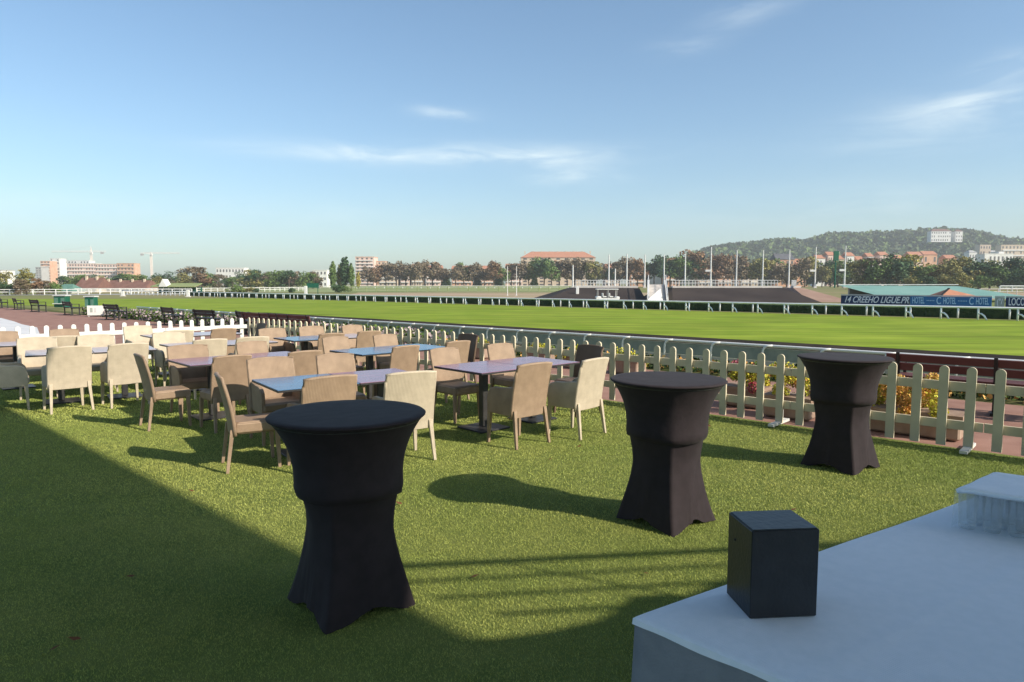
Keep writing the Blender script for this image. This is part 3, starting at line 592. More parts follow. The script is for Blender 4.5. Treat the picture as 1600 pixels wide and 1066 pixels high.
for i,(u,vt) in enumerate([(895,414),(951,398),(961,420),(979,397),(1007,398),(1037,398),(1070,396),(1110,386),(1150,391),(1191,391),(1232,390),(1273,386),(1319,384)]):
    Y = 118+(i%3); zb = 1.0 if u > 880 else -1
    t = thing('net_pole', ('short' if vt > 410 else 'tall')+f' pale net pole behind the embankments, {ORD[i]} from the left', 'pole', (ux(u,Y,zb),Y,zb), 0, 'net poles behind the embankments')
    h = hz(vt,Y)-zb; MB().tube([(0,0,0),(0,0,h*.5),(0,0,h)], .15, 8, .09).build('shaft', M['white'], t); MB().box((0,0,.1),(.5,.5,.25)).build('foot', M['concrete'], t)
    if vt < 390: MB().box((-.5,0,h*.42),(.9,.25,.35)).build('lamp_box', M['steel'], t)
for i,(u,Y) in enumerate([(793,150),(807,150)]):
    t = thing('thin_pole', f'thin white pole on the sand strip at the centre, {"left" if i==0 else "right"} one of the pair', 'pole', (ux(u,Y,-1),Y,-1), 0)
    h = hz(416,Y)+1; MB().tube([(0,0,0),(0,0,h)], .09, 7, .06).build('shaft', M['white'], t); MB().box((0,0,.1),(.35,.35,.2)).build('foot', M['concrete'], t)
t = thing('green_net_pole','green tapered pole with a small box beside the rightmost net poles','pole',(ux(1304,116,1),116,1)); MB().tube([(0,0,0),(0,0,hz(394,116)-1)],.13,7,.1).build('shaft', M['green_paint'], t); MB().box((0,-.1,hz(400,116)-1),(.8,.3,1.6)).build('lamp_box', M['green_paint'], t)
def marker(u, v0, v1, label):
    Y = 2.75*F/(v1-443); t = thing('marker_post', label, 'post', (ux(u,Y,-1),Y,-1)); h = hz(v0,Y)+1; w = 4.6*Y/F
    MB().rbox((0,0,h/2),(w,w*.6,h),.04).build('post_body', M['white'], t); MB().box((0,0,.08),(w*1.5,w*1.1,.16)).build('foot', M['concrete'], t)
marker(902,448,471,'thick white distance post in front of the left embankment')
marker(478,447,466,'white distance post beside the green board left of centre')
marker(294,453,464,'small white distance post before the green stand')
marker(192,455,463,'white distance post before the brown-roofed house')
t = thing('green_board','green information board beside the white distance post','board',(ux(489,150,-1),150,-1))
MB().box((0,0,2.3),(2.6,.15,1.0)).build('panel', M['green_paint'], t)
for s in (-1,1): MB().box((s*1.1,0,.9),(.12,.12,1.8)).build('leg', M['green_paint'], t)
# golf buggy
t = thing('golf_buggy','white golf buggy with a flat roof parked before the dark embankment','golf buggy',(ux(948,92,-1),92,-.98),0)
mb = MB(); mb.prism([(-1.5,-.6),(1.6,-.6),(1.6,.6),(-1.5,.6)],[.45]*4,[.8,.75,.75,.8]); mb.rbox((-1.15,0,.8),(.7,1.15,.45),.08); mb.rbox((1.35,0,.78),(.6,1.15,.4),.08); mb.build('body', M['cart'], t, bevel=.03)
MB().rbox((.0,0,1.95),(3.0,1.3,.12),.05).build('roof', M['cart'], t)
for x in (-1.25,.1,1.25):
    for y in (-.55,.55): MB().tube([(x,y,.7),(x*1.02,y,1.92)],.035,5).build('roof_post', M['steel'], t)
for x in (-.35,.55):
    q = MB(); q.rbox((x,0,.95),(.5,1.1,.16),.04); q.rbox((x-.24,0,1.2),(.12,1.1,.5),.04); q.build('seat', M['cart'], t)
for x in (-1.05,1.1):
    for y in (-.6,.6):
        o = MB().lathe([(.0,-.1),(.2,-.1),(.29,-.06),(.29,.06),(.2,.1),(.0,.1)],n=16,cap=False).build('wheel', M['rubber'], t, True); o.location = (x,y,.29); o.rotation_euler.x = R(90)
        MB().lathe([(0,-.11),(.13,-.115),(.13,.115),(0,.11)],n=12,cap=False).build('rim', M['steel'], o)
# banners
FONT = None
def text_part(body, m, parent, loc, size, sx=1.0, shear=0, fit=None, name='lettering'):
    cu = bpy.data.curves.new(name, 'FONT'); cu.body = body; cu.size = size; cu.align_x = 'CENTER'; cu.align_y = 'CENTER'; cu.extrude = .012; cu.shear = shear; cu.offset = .012
    o = bpy.data.objects.new(name, cu); C.objects.link(o); bpy.context.view_layer.update()
    me = bpy.data.meshes.new_from_object(o.evaluated_get(bpy.context.evaluated_depsgraph_get())); bpy.data.objects.remove(o); bpy.data.curves.remove(cu)
    me.materials.append(m); q = bpy.data.objects.new(name, me); C.objects.link(q); q.parent = parent
    q.rotation_euler = (R(90),0,R(180)); q.location = loc
    if fit:
        w = max(v.co.x for v in me.vertices)-min(v.co.x for v in me.vertices); sx = fit/w
    q.scale = (sx,1,1); return q
def e_at(u, n): # e coordinate where the line at offset n is seen at column u
    k = (u-800)/F; Y = n/(NV[1]+NV[0]*k); x = k*Y; return EV[0]*x+EV[1]*Y
NB = 69.5; zb_, zt_ = -.95, .62
def banner(name, label, u0, u1, m, texts, cat='banner'):
    e0, e1 = e_at(u0,NB), e_at(u1,NB); w = e0-e1
    t = thing(name, label, cat, EN((e0+e1)/2, NB, -1.0), ROT_E)   # local x = +e, local -y = +n ; viewer sits on +y side
    MB().box((0,0,.86),(w-.03,.06,1.5)).build('panel', M[m], t)
    MB().box((0,0,1.67),(w,.1,.09)).build('top_rail', M['steel'], t)
    for k in range(int(w/3)+1): MB().box((-w/2+.1+k*(w-.2)/max(1,int(w/3)),-.1,.8),(.1,.1,1.6)).build('post', M['steel'], t)
    for (body, uc, fw, size, lm, sh) in texts:
        x = (e_at(uc,NB)-(e0+e1)/2); text_part(body, M[lm], t, (x,.045,1.22), size*.72, 1, sh, e_at(uc-fw/2,NB)-e_at(uc+fw/2,NB))
    return t
banner('advertising_banner','dark navy banner with slanted white lettering on the rail fence',1313,1421,'navy',[('14 CREEHO LIGUE.PR',1367,100,1.15,'letters',.35)])
banner('advertising_banner','long bright blue banner with pale blue lettering behind the far rail',1421,1549,'bluebn',[('HOTEL',1434,19,1.1,'letterb',0),('·····',1453,12,.7,'letterb',0),('C',1466,7,1.25,'letterb',0),('HOTEL',1483,20,1.1,'letterb',0),('······',1503,14,.7,'letterb',0),('C',1517,7,1.25,'letterb',0),('HOTEL',1534,20,1.1,'letterb',0)])
banner('advertising_banner','small pale grey banner between the blue and the dark right banner',1553,1569,'greybn',[('(°/',1561,9,.9,'letters',0)])
banner('advertising_banner','dark banner with white capital lettering at the right border',1570,1660,'navy',[('LOCOSS',1592,34,1.2,'letters',0)])
# left: kiosks, notice board
for (u,w_,v0,v1,lb) in ((97,18,461,476,'green kiosk with a dark flat top beside the left track'),(143,15,462,482,'small green ticket kiosk right behind the white notice board')):
    Y = 1.75*F/(v1-443)*1.3; t = thing('green_kiosk', lb, 'kiosk', (ux(u,Y,-.3),Y,-.8)); w = w_*Y/F; h = hz(v0,Y)+.8
    MB().rbox((0,0,h*.46),(w,w*.7,h*.92),.04).build('cabin', M['green_paint'], t); MB().box((0,0,h*.95),(w*1.12,w*.85,h*.07)).build('roof', M['steel'], t)
    for s in (-.28,.28): MB().box((w*s,-w*.36,h*.52),(w*.3,.06,h*.5)).build('hatch', M['green_roof'], t)
    MB().box((0,-w*.42,h*.3),(w,.3,.06)).build('counter', M['white'], t)
p0 = G(141,495); p1 = G(166,495)
t = thing('notice_board','white rectangular notice board standing on the grass edge at left','board',((p0[0]+p1[0])/2,(p0[1]+p1[1])/2,0),R(14))
w = 1.0; Yc = (p0[1]+p1[1])/2; hh = hz(477.5,Yc)
MB().box((0,0,hh*.56),(w,.06,hh*.86)).build('panel', M['w_white'], t)
for s in (-.45,.45): MB().box((w*s,.05,hh*.3),(.06,.06,hh*.6)).build('leg', M['steel'], t)
MB().box((-.3,-.035,hh*.6),(.12,.01,hh*.4)).build('printed_strip', M['greybn'], t); MB().box((-.12,-.035,hh*.6),(.09,.01,hh*.4)).build('printed_strip', M['steel'], t)
# ================================================================ PICKET FENCE
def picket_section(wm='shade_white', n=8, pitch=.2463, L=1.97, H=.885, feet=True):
    t = thing('picket_fence', 'x', 'fence'); pk = MB(); w, th = .088, .028
    z0 = .035; k = 7; prof = [(-w/2,z0),(w/2,z0),(w/2,H-w/2)]+[(w/2*math.cos(a), H-w/2+w/2*math.sin(a)) for a in [math.pi*j/k for j in range(1,k)]]+[(-w/2,H-w/2)]
    m = len(prof); pk.add([(x,-th/2,z) for x,z in prof]+[(x,th/2,z) for x,z in prof],[tuple(range(m)),tuple(range(2*m-1,m-1,-1))]+[(i,m+i,m+(i+1)%m,(i+1)%m) for i in range(m)])
    p0 = pk.build('picket', M[wm], t); p0.location = (pitch*.5,0,0)
    for i in range(1,n): q = p0.copy(); C.objects.link(q); q.parent = t; q.location = (pitch*(i+.5),0,0)
    for z in (.26,.67): MB().box((L/2,-th/2-.0165,z),(L-.01,.03,.095)).build('rail', M[wm], t)
    if feet:
        q = MB(); q.prism([(pitch*.5-.035,-.26),(pitch*.5+.035,-.26),(pitch*.5+.035,.26),(pitch*.5-.035,.26)],.021,[.05]*4); q.box((pitch*.5,-.045,.12),(.06,.03,.15)); q.build('foot', M['white'], t)
    return t
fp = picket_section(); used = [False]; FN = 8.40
# first foot on the ground at (4.47,6.69): e = 1.18 ; sections run away to the left
e_first = EV[0]*4.47+EV[1]*6.69; ends = []
nsec = 8; e0 = e_first-.12
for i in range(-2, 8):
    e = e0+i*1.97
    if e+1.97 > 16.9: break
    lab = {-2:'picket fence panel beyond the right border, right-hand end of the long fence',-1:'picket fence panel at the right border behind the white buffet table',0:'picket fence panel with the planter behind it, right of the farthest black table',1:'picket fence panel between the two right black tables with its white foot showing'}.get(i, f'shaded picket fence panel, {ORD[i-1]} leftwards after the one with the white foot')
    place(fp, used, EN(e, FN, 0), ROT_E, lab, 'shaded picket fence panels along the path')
e_end = e0+8*1.97
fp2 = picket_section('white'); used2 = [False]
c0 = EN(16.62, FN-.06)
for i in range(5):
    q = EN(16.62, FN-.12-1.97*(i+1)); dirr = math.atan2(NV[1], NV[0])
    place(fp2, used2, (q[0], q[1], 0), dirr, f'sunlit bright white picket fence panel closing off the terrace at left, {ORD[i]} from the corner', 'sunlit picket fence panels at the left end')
# ================================================================ WICKER CHAIRS
def make_chair(kind, mk):
    m = M[mk]; arm = kind == 'arm'; t = thing('wicker_armchair' if arm else 'wicker_chair', 'x', 'chair'); W = .50 if arm else .44
    H = .885; zb = .315 if arm else .345
    # backrest: slightly curved and reclined panel with rolled rim
    q = MB(); nx, nz = 8, 8; th = .034
    def bp(i, j, side):
        s = -1+2*i/nx; tt = j/nz; z = zb+(H-zb)*tt; y = -.20-.10*tt**1.6+.022*s*s + (th if side else 0)
        hw = W/2*(1+.015*tt); top = .012*math.sin(math.pi*(i/nx)) if j == nz else 0
        return (s*hw, y, z+top)
    vs = [bp(i,j,sd) for sd in (0,1) for j in range(nz+1) for i in range(nx+1)]; o = (nx+1)*(nz+1); fs = []
    for j in range(nz):
        for i in range(nx):
            a = j*(nx+1)+i; fs.append((a,a+1,a+nx+2,a+nx+1)); fs.append((o+a,o+a+nx+1,o+a+nx+2,o+a+1))
    for i in range(nx): fs.append((i,o+i,o+i+1,i+1)); a = nz*(nx+1)+i; fs.append((a,a+1,o+a+1,o+a))
    for j in range(nz): a = j*(nx+1); fs.append((a,a+nx+1,o+a+nx+1,o+a)); a += nx; fs.append((a,o+a,o+a+nx+1,a+nx+1))
    q.add(vs, fs); q.build('backrest', m, t, bevel=.006)
    r = MB(); rim = [bp(0,j,0) for j in range(0,nz+1)]+[bp(i,nz,0) for i in range(1,nx+1)]+[bp(nx,j,0) for j in range(nz-1,-1,-1)]
    r.tube([(x*.985,y+th/2,z-.004) for x,y,z in rim], .019, 6); r.build('rim', m, t, True)
    MB().rbox((0,.045,.405),(W-.035,.42,.115 if not arm else .10),.022).build('seat', m, t)
    for s in (-1,1):
        MB().taper((s*(W/2-.004),-.238,0),(s*(W/2-.026),-.182,.40),.026,(.040,.036)).build('leg', m, t)
        MB().taper((s*(W/2-.018),.228,0),(s*(W/2-.030),.215,.37 if not arm else .36),.026,(.042,.042)).build('leg', m, t)
    if arm:
        for s in (-1,1):
            q = MB(); prof = [(-.18,.335),(.235,.335),(.24,.5),(.225,.57),(.185,.61),(.12,.628),(0,.632),(-.205,.655),(-.185,.5)]
            n = len(prof); xo = s*(W/2-.005); q.add([(xo-s*.0,y,z) for y,z in prof]+[(xo-s*.042,y,z) for y,z in prof],
                [tuple(range(n)) if s > 0 else tuple(range(n-1,-1,-1)), tuple(range(2*n-1,n-1,-1)) if s > 0 else tuple(range(n,2*n))]+[((i,n+i,n+(i+1)%n,(i+1)%n) if s > 0 else ((i+1)%n,n+(i+1)%n,n+i,i)) for i in range(n)])
            q.build('armrest', m, t, bevel=.01)
    return t
CH = {}
def chair(kind, mk, x, y, face, label, group):
    if (kind,mk) not in CH: CH[(kind,mk)] = (make_chair(kind,mk), [False])
    p, u = CH[(kind,mk)]
    return place(p, u, (x,y,.004), face-math.pi/2, label, group)
# ================================================================ DINING TABLES
TB = {}
def make_table(m1, m2):
    t = thing('dining_table', 'x', 'table'); w = .82
    for i, mm in enumerate((m1, m2)):
        if mm is None: continue
        x = w*(i+.5)
        MB().rbox((x,.45,.7475),(w-.010,.898,.007),.002).build('tabletop', M[mm], t)
        MB().rbox((x,.45,.734),(w-.008,.90,.020),.003).build('edge_band', M['iron'], t)
        p = MB(); p.rbox((x,.45,.375),(.085,.085,.69),.006); p.build('pedestal', M['iron'], t)
        MB().rbox((x,.45,.013),(.46,.46,.020),.006).build('base_plate', M['iron'], t)
        MB().box((x,.45,.716),(.42,.30,.016)).build('bracket', M['iron'], t)
    return t
def tframe(Fc, deg): a = R(deg); return Fc, (math.cos(a), math.sin(a)), a
def tp(fr, la, lb): Fc, a, _ = fr; return (Fc[0]+a[0]*la-a[1]*lb, Fc[1]+a[1]*la+a[0]*lb)
TABLES = {
 1: ((-.34,7.54),42.6,'purple','purple','purple-topped double dining table nearest the fence and middle black table'),
 2: ((-2.19,6.31),35.5,'blue','purple','half blue, half lilac double table behind the nearest black table'),
 3: ((-2.10,9.51),44.5,'blue','blue','blue-topped double table in the middle of the terrace near the fence'),
 4: ((-3.92,8.25),42.9,'purple','purple','lilac double table between two rows of tan chairs left of centre'),
 5: ((-5.21,10.56),43,'pale','pale','pale lilac table among the cream armchairs left of centre'),
 6: ((-6.61,12.56),43,'pale','pale','pale table farthest back beside the sunlit white fence'),
 7: ((-3.81,11.86),41,'blue','pale','slate blue table farthest back beside the fence corner'),
 8: ((-6.74,9.39),35,'pale','pale','pale table between cream armchairs at the left'),
 9: ((-8.30,10.76),42,'pale','pale','pale table cut by the left border'),
}
FR = {}
for k,(Fc,deg,m1,m2,lb) in TABLES.items():
    key = (m1,m2)
    if key not in TB: TB[key] = (make_table(m1,m2), [False])
    p, u = TB[key]; place(p, u, (Fc[0],Fc[1],.004), R(deg), lb, 'dining tables on the terrace'); FR[k] = tframe(Fc, deg)
GC = 'wicker chairs round the dining tables'
TN = {1:'the purple table',2:'the half blue, half lilac table',3:'the blue table',4:'the lilac table',5:'the pale lilac table',6:'the rear pale table',7:'the rear slate blue table',8:'the left pale table',9:'the border pale table'}
def seat(tk, la, lb, side, kind, mk, label, rot=0):
    x, y = tp(FR[tk], la, lb); a = FR[tk][2]; face = {'near':a+math.pi/2,'far':a-math.pi/2,'left':a,'right':a+math.pi}[side]+R(rot+random.Random(label).uniform(-3.5,3.5))
    chair(kind, mk, x, y, face, label, GC)
seat(1,.22,-.36,'near','arm','tan','tan wicker armchair with its back to us at the near side of the purple table')
seat(1,1.02,-.50,'near','arm','cream','cream wicker armchair beside the middle black table, back to us', 3)
seat(1,.52,1.12,'far','side','tan','tan wicker chair facing us at the left of the purple table')
seat(1,1.49,1.12,'far','side','tan','tan wicker chair facing us behind the middle of the purple table')
seat(1,1.98,.35,'right','side','brown','dark brown wicker chair end behind the cream armchair by the fence')
seat(2,.36,-.12,'near','arm','tan','striped tan wicker armchair just behind the nearest black table')
seat(2,1.14,-.28,'near','arm','cream','cream wicker armchair just behind the right edge of the nearest black table', -2)
seat(2,.38,1.27,'far','arm','tan','tan wicker armchair facing us behind the blue half of the blue and lilac table')
seat(2,1.12,1.22,'far','side','tan','tan wicker chair facing us behind the lilac half of the blue and lilac table')
seat(2,-.17,.32,'left','side','tan','tan wicker chair in profile left of the nearest black table, nearest of all chairs', -6)
seat(3,.28,-.38,'near','side','tan','tan wicker chair with its back to us at the blue table, behind the cream armchair')
seat(3,1.30,-.28,'near','side','tan','tan wicker chair, back to us, at the right end of the blue table')
seat(3,.40,1.15,'far','side','tan','tan wicker chair facing us at the left of the blue table')
seat(3,1.25,1.02,'far','side','tan','tan wicker chair facing us behind the middle of the blue table')
seat(3,2.02,.35,'right','side','brown','dark brown wicker chair end at the right end of the blue table')
seat(4,.28,-.34,'near','side','tan','tan wicker chair with its back to us at the left of the lilac table')
seat(4,1.16,-.42,'near','side','tan','tan wicker chair with its back to us right of the lilac table')
seat(4,.34,.92,'far','arm','tan','pinkish tan wicker armchair facing us behind the lilac table')
seat(4,1.24,.88,'far','side','tan','tan wicker chair facing us at the right of the lilac table')
seat(4,-.22,.27,'left','side','tan','tan wicker chair in profile beside the left end of the lilac table', -4)
seat(5,.30,-.30,'near','arm','cream','cream wicker armchair with its back to us at the left of the pale lilac table')
seat(5,.98,-.30,'near','arm','cream','cream wicker armchair with its back to us at the right of the pale lilac table')
seat(5,.30,1.15,'far','arm','cream','broad cream wicker armchair facing us at the pale lilac table')
seat(6,.25,-.30,'near','arm','cream','cream wicker armchair with its back to us at the rear pale table')
seat(6,1.05,-.35,'near','side','tan','tan wicker chair with its back to us at the rear pale table')
seat(6,.10,1.12,'far','arm','cream','pale cream wicker armchair facing us before the sunlit picket fence')
seat(6,2.0,.5,'right','side','brown','dark brown wicker chair leaning beside the fence corner')
seat(7,.40,-.42,'near','side','tan','tan wicker chair, back to us, left of the rear slate blue table')
seat(7,1.15,-.35,'near','side','tan','tan wicker chair, back to us, right of the rear slate blue table')
seat(7,.12,.98,'far','arm','tan','tan wicker armchair facing us behind the left of the rear slate blue table')
seat(7,.95,1.08,'far','arm','tan','tan wicker armchair facing us behind the right of the rear slate blue table')
seat(7,1.75,.9,'far','side','tan','tan wicker chair nearest the fence, right of the rear slate blue table')
seat(8,.46,-.36,'near','arm','cream','large cream wicker armchair with its back to us, front left of the terrace', 14)
seat(8,1.16,-.32,'near','arm','cream','cream wicker armchair with its back to us, next to the tan chair in profile', 10)
seat(8,.15,1.20,'far','arm','cream','cream wicker armchair facing us at the left of the left pale table')
seat(8,.95,1.28,'far','arm','cream','cream wicker armchair facing us at the right of the left pale table')
seat(8,-.22,.15,'left','arm','cream','cream wicker armchair in the shade at the left border')
seat(9,.30,1.10,'far','arm','tan','tan wicker armchair facing us at the left border')
seat(9,1.25,1.12,'far','side','tan','pinkish tan wicker chair facing us before the left picket posts')
seat(9,.95,-.30,'near','arm','cream','cream wicker armchair with its back to us at the border pale table')
# ================================================================ COCKTAIL TABLES WITH STRETCH COVERS
def cocktail(label, x, y, a0, top=1.05, r=.415, seed=1):
    t = thing('cocktail_table', label, 'table', (x,y,.004), a0, 'black covered cocktail tables')
    rg = random.Random(seed); q = MB(); n = 96; m = 46; r_top = r*.985
    def rad(th, tt):     # tt 0 top .. 1 bottom
        z = top*(1-tt)
        if tt < .36: q_ = 1-(1-tt/.36)**2.3; Rc = r_top+(.282-r_top)*q_; Rs = r_top+(.271-r_top)*q_
        elif tt < .58: q_ = math.sin(math.pi/2*(tt-.36)/.22); Rc = .282-.036*q_; Rs = .271-.063*q_
        else: q_ = ((tt-.58)/.42); Rc = .246+.120*q_**1.4; Rs = .208+.050*q_**1.4
        k = max(0,(tt-.30)/.70); ph = (th % (math.pi/2))-math.pi/4; c4 = math.cos(2*th)**2
        rr = Rs+(Rc-Rs)*((1/max(math.cos(ph),.715)-1)/.3986)**1.15
        rr += .0035*max(0,k-.55)*2*math.sin((c4**.5)*34+seed)*(1-c4**4)
        rr += .004*math.sin(th*9+tt*14+seed)*k*k + .004*math.sin(th*21+seed*3)*max(0,k-.6)
        return rr
    vs = []
    for j in range(m+1):
        tt = j/m
        for i in range(n):
            th = 2*math.pi*i/n; c4 = math.cos(2*th)**2; hem = .058*(1-c4)**1.15*(1 if int((th+math.pi/4)//(math.pi/2)) % 2 else .8)+.004*math.sin(th*11+seed)
            z = top-(top-hem)*tt; te = 1-z/top if tt < 1 else 1-hem/top
            rr = rad(th, min(1,te)); vs.append((rr*math.cos(th), rr*math.sin(th), z))
    fs = [(j*n+i, (j+1)*n+i, (j+1)*n+(i+1)%n, j*n+(i+1)%n) for j in range(m) for i in range(n)]
    q.add(vs, fs); q.build('cover_skirt', M['stretchc'], t, True)
    # topper cap with its own hem a third of the way down
    q = MB(); prof = []; hemz = .40*top
    vs = []; rings = [(.0,.006),(r*.5,.0055),(r*.9,.006),(r*.985,.004),(r+.003,-.003),(r+.001,-.009)]
    for rr, dz in rings:
        for i in range(n): th = 2*math.pi*i/n; vs.append((rr*math.cos(th), rr*math.sin(th), top+dz))
    nr_ = len(rings); K = 16
    for k in range(1, K+1):
        s = (k/K)**1.5; z = top-.009-(hemz-.009)*s
        for i in range(n):
            th = 2*math.pi*i/n; te = 1-z/top; rr = rad(th, te)+.006+.012*s**3+.003*math.sin(th*4+1)*s; vs.append((rr*math.cos(th), rr*math.sin(th), z+.006*math.sin(th*2+seed)*s))
    for i in range(n): # fold hem inward
        th = 2*math.pi*i/n; rr = rad(th, 1-(top-hemz)/top)+.004; vs.append((rr*math.cos(th), rr*math.sin(th), top-hemz-.004+.006*math.sin(th*2+seed)))
    tot = nr_+K+1
    fs = [(j*n+i, (j+1)*n+i, (j+1)*n+(i+1)%n, j*n+(i+1)%n) for j in range(tot-1) for i in range(n)]
    q.add(vs, fs); q.build('cover_cap', M['stretchc'], t, True)
    for k in range(4):
        a = k*math.pi/2; MB().tube([(0,0,.16),(.33*math.cos(a),.33*math.sin(a),.02)], .016, 6).build('foot', M['iron'], t)
    MB().tube([(0,0,.1),(0,0,top-.03)], .03, 10).build('pole', M['iron'], t)
    MB().lathe([(r*.95,top-.03),(r*.97,top-.008)], n=48).build('tabletop', M['iron'], t)
cocktail('nearest and largest black stretch-covered cocktail table, standing in the shade', -.885, 3.63, R(-96), seed=1)
cocktail('middle black stretch-covered cocktail table right of the cream armchair', 1.14, 4.95, R(-95), seed=4)
cocktail('farthest black stretch-covered cocktail table beside the picket fence', 3.16, 6.45, R(-97), seed=8)
# ================================================================ BUFFET TABLECLOTH, BOX, GLASSES
K0 = (.375,1.985); D1 = (math.cos(R(32.6)), math.sin(R(32.6))); D2 = (math.cos(R(-45)), math.sin(R(-45)))
q = MB(); na, nb = 70, 40; LA, LB = 3.0, 1.5
def ctop(i, j):
    a, b = LA*i/na, LB*j/nb; x, y = K0[0]+D1[0]*a+D2[0]*b, K0[1]+D1[1]*a+D2[1]*b
    z = .752+.0012*math.sin(a*7+b*3)+.0009*math.sin(b*11-a*5)+(.0012 if j in (13,26) else 0)+(.0012 if i in (18,36,54) else 0)
    ed = min(i, na-i, j, nb-j); z -= .004 if ed == 0 else 0
    return (x, y, z)
vs = [ctop(i,j) for j in range(nb+1) for i in range(na+1)]
fs = [(j*(na+1)+i, j*(na+1)+i+1, (j+1)*(na+1)+i+1, (j+1)*(na+1)+i) for j in range(nb) for i in range(na)]
fs = [tuple(reversed(f)) for f in fs]
q.add(vs, fs)
per = [(i,0) for i in range(na)]+[(na,j) for j in range(nb)]+[(i,nb) for i in range(na,0,-1)]+[(0,j) for j in range(nb,0,-1)]
cx = sum(v[0] for v in vs)/len(vs); cy = sum(v[1] for v in vs)/len(vs)
def outward(i, j):
    o = [0,0]
    dA = (-D2[0], -D2[1]) if j == 0 else ((D2[0],D2[1]) if j == nb else (0,0)); dB = (-D1[0],-D1[1]) if i == 0 else ((D1[0],D1[1]) if i == na else (0,0))
    v = Vector((dA[0]+dB[0], dA[1]+dB[1])); return v.normalized()
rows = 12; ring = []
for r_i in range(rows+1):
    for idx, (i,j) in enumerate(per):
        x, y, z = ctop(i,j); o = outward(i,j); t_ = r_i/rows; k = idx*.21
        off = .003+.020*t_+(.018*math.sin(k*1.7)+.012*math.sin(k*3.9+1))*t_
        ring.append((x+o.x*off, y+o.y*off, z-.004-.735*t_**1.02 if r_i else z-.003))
topq = q; hemr = []; npp = len(per)
for idx, (i,j) in enumerate(per):
    x, y, z = ctop(i,j); o = outward(i,j); hemr.append((x+o.x*.010, y+o.y*.010, z-.006)); 
for idx, (i,j) in enumerate(per):
    x, y, z = ctop(i,j); o = outward(i,j); hemr.append((x+o.x*.012, y+o.y*.012, z-.024-.003*math.sin(idx*.8)))
bh = len(topq.v); topq.v += hemr
for k in range(npp):
    i, j = per[k]; i2, j2 = per[(k+1)%npp]; topq.f.append((j*(na+1)+i, j2*(na+1)+i2, bh+(k+1)%npp, bh+k)); topq.m.append(0)
    topq.f.append((bh+k, bh+(k+1)%npp, bh+npp+(k+1)%npp, bh+npp+k)); topq.m.append(0)
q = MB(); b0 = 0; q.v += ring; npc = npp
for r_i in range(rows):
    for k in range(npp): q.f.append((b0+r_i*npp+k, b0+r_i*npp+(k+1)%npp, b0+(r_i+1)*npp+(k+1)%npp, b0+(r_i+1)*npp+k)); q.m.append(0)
tcl = topq.build('tablecloth', M['cloth']); q.build('shaded_side', M['shaded_side'], tcl, True)
tag(tcl, 'white cloth on the buffet table, sides coloured grey as shade, at bottom right', 'tablecloth')
bx = thing('black_box','black square display box standing on the white tablecloth','box',(.803,2.050,.7545),R(5))
MB().rbox((0,0,.134),(.208,.172,.268),.0025).build('body', M['boxblk'], bx)
MB().rbox((0,0,.2695),(.200,.164,.004),.0015).build('top_panel', M['boxtop'], bx)
MB().lathe([(.0035,-.003),(.0035,.002)],n=10).build('pin', M['black'], bx).location = (-.104,.03,.20)
# tumblers on the table
gp = thing('glass_tumbler','x','glass'); usedg = [False]
gm = MB().lathe([(.0,.006),(.026,.004),(.029,.0),(.031,.01),(.036,.146),(.0345,.146),(.029,.014),(.0,.012)], n=20, cap=False); gm.build('glass_body', M['tumbler_glass'], gp, True)
gd = Vector((.80,.60)); gn = Vector((.83,-.56)); GO = Vector((1.84,2.70))
kk = 0
for a in range(4):
    for b in range(5):
        p = GO+gd*(.035+.083*a)+gn*(-.005+.083*b)
        place(gp, usedg, (p.x,p.y,.7545), 0, 'clear glass tumbler in the tight block under the clear cover at right border', 'glass tumblers on the buffet table')
# clear cover draped over the glasses
q = MB(); nn = 26
def cov(i, j):
    a, b = -.01+.40*i/nn, -.035+.47*j/nn; p = GO+gd*a+gn*b
    z = .925+.0012*math.sin(i*.5+j*.3)+.0012*math.sin(j*.6-i*.2)+(.004 if j > 13 else 0)
    ed = min(i,nn-i,j,nn-j); return (p.x,p.y,z-(.007 if ed == 0 else 0))
vs = [cov(i,j) for j in range(nn+1) for i in range(nn+1)]
q.add(vs, [tuple(reversed((j*(nn+1)+i, j*(nn+1)+i+1, (j+1)*(nn+1)+i+1, (j+1)*(nn+1)+i))) for j in range(nn) for i in range(nn)])
q.build('cloth_top', M['cloth'], None, True).name = 'napkin_stack'
nap = C.objects['napkin_stack']; tag(nap, 'folded white cloth lying flat on top of the glass tumblers at right', 'cloth')
md = nap.modifiers.new('thick','SOLIDIFY'); md.thickness = .018; md.offset = -1
q = MB(); per2 = [(i,0) for i in range(nn)]+[(nn,j) for j in range(nn)]+[(i,nn) for i in range(nn,0,-1)]+[(0,j) for j in range(nn,0,-1)]
cc = GO+gd*.19+gn*.2; ring = []
for r_i in range(9):
    for idx,(i,j) in enumerate(per2):
        x,y,z = cov(i,j); o = (Vector((x,y))-cc).normalized(); t_ = r_i/8; off = .004+.006*t_+(.004*math.sin(idx*.9)+.003*math.sin(idx*2.3))*t_
        ring.append((x+o.x*off, y+o.y*off, .917-.160*t_+.004*math.sin(idx*.5)*t_))
npp = len(per2); q.v = ring; q.f = [(r_*npp+k, r_*npp+(k+1)%npp, (r_+1)*npp+(k+1)%npp, (r_+1)*npp+k) for r_ in range(8) for k in range(npp)]; q.m = [0]*len(q.f)
tag(q.build('plastic_cover', M['plastic_film'], None, True), 'clear creased plastic wrap hanging round the glass tumblers', 'plastic cover')
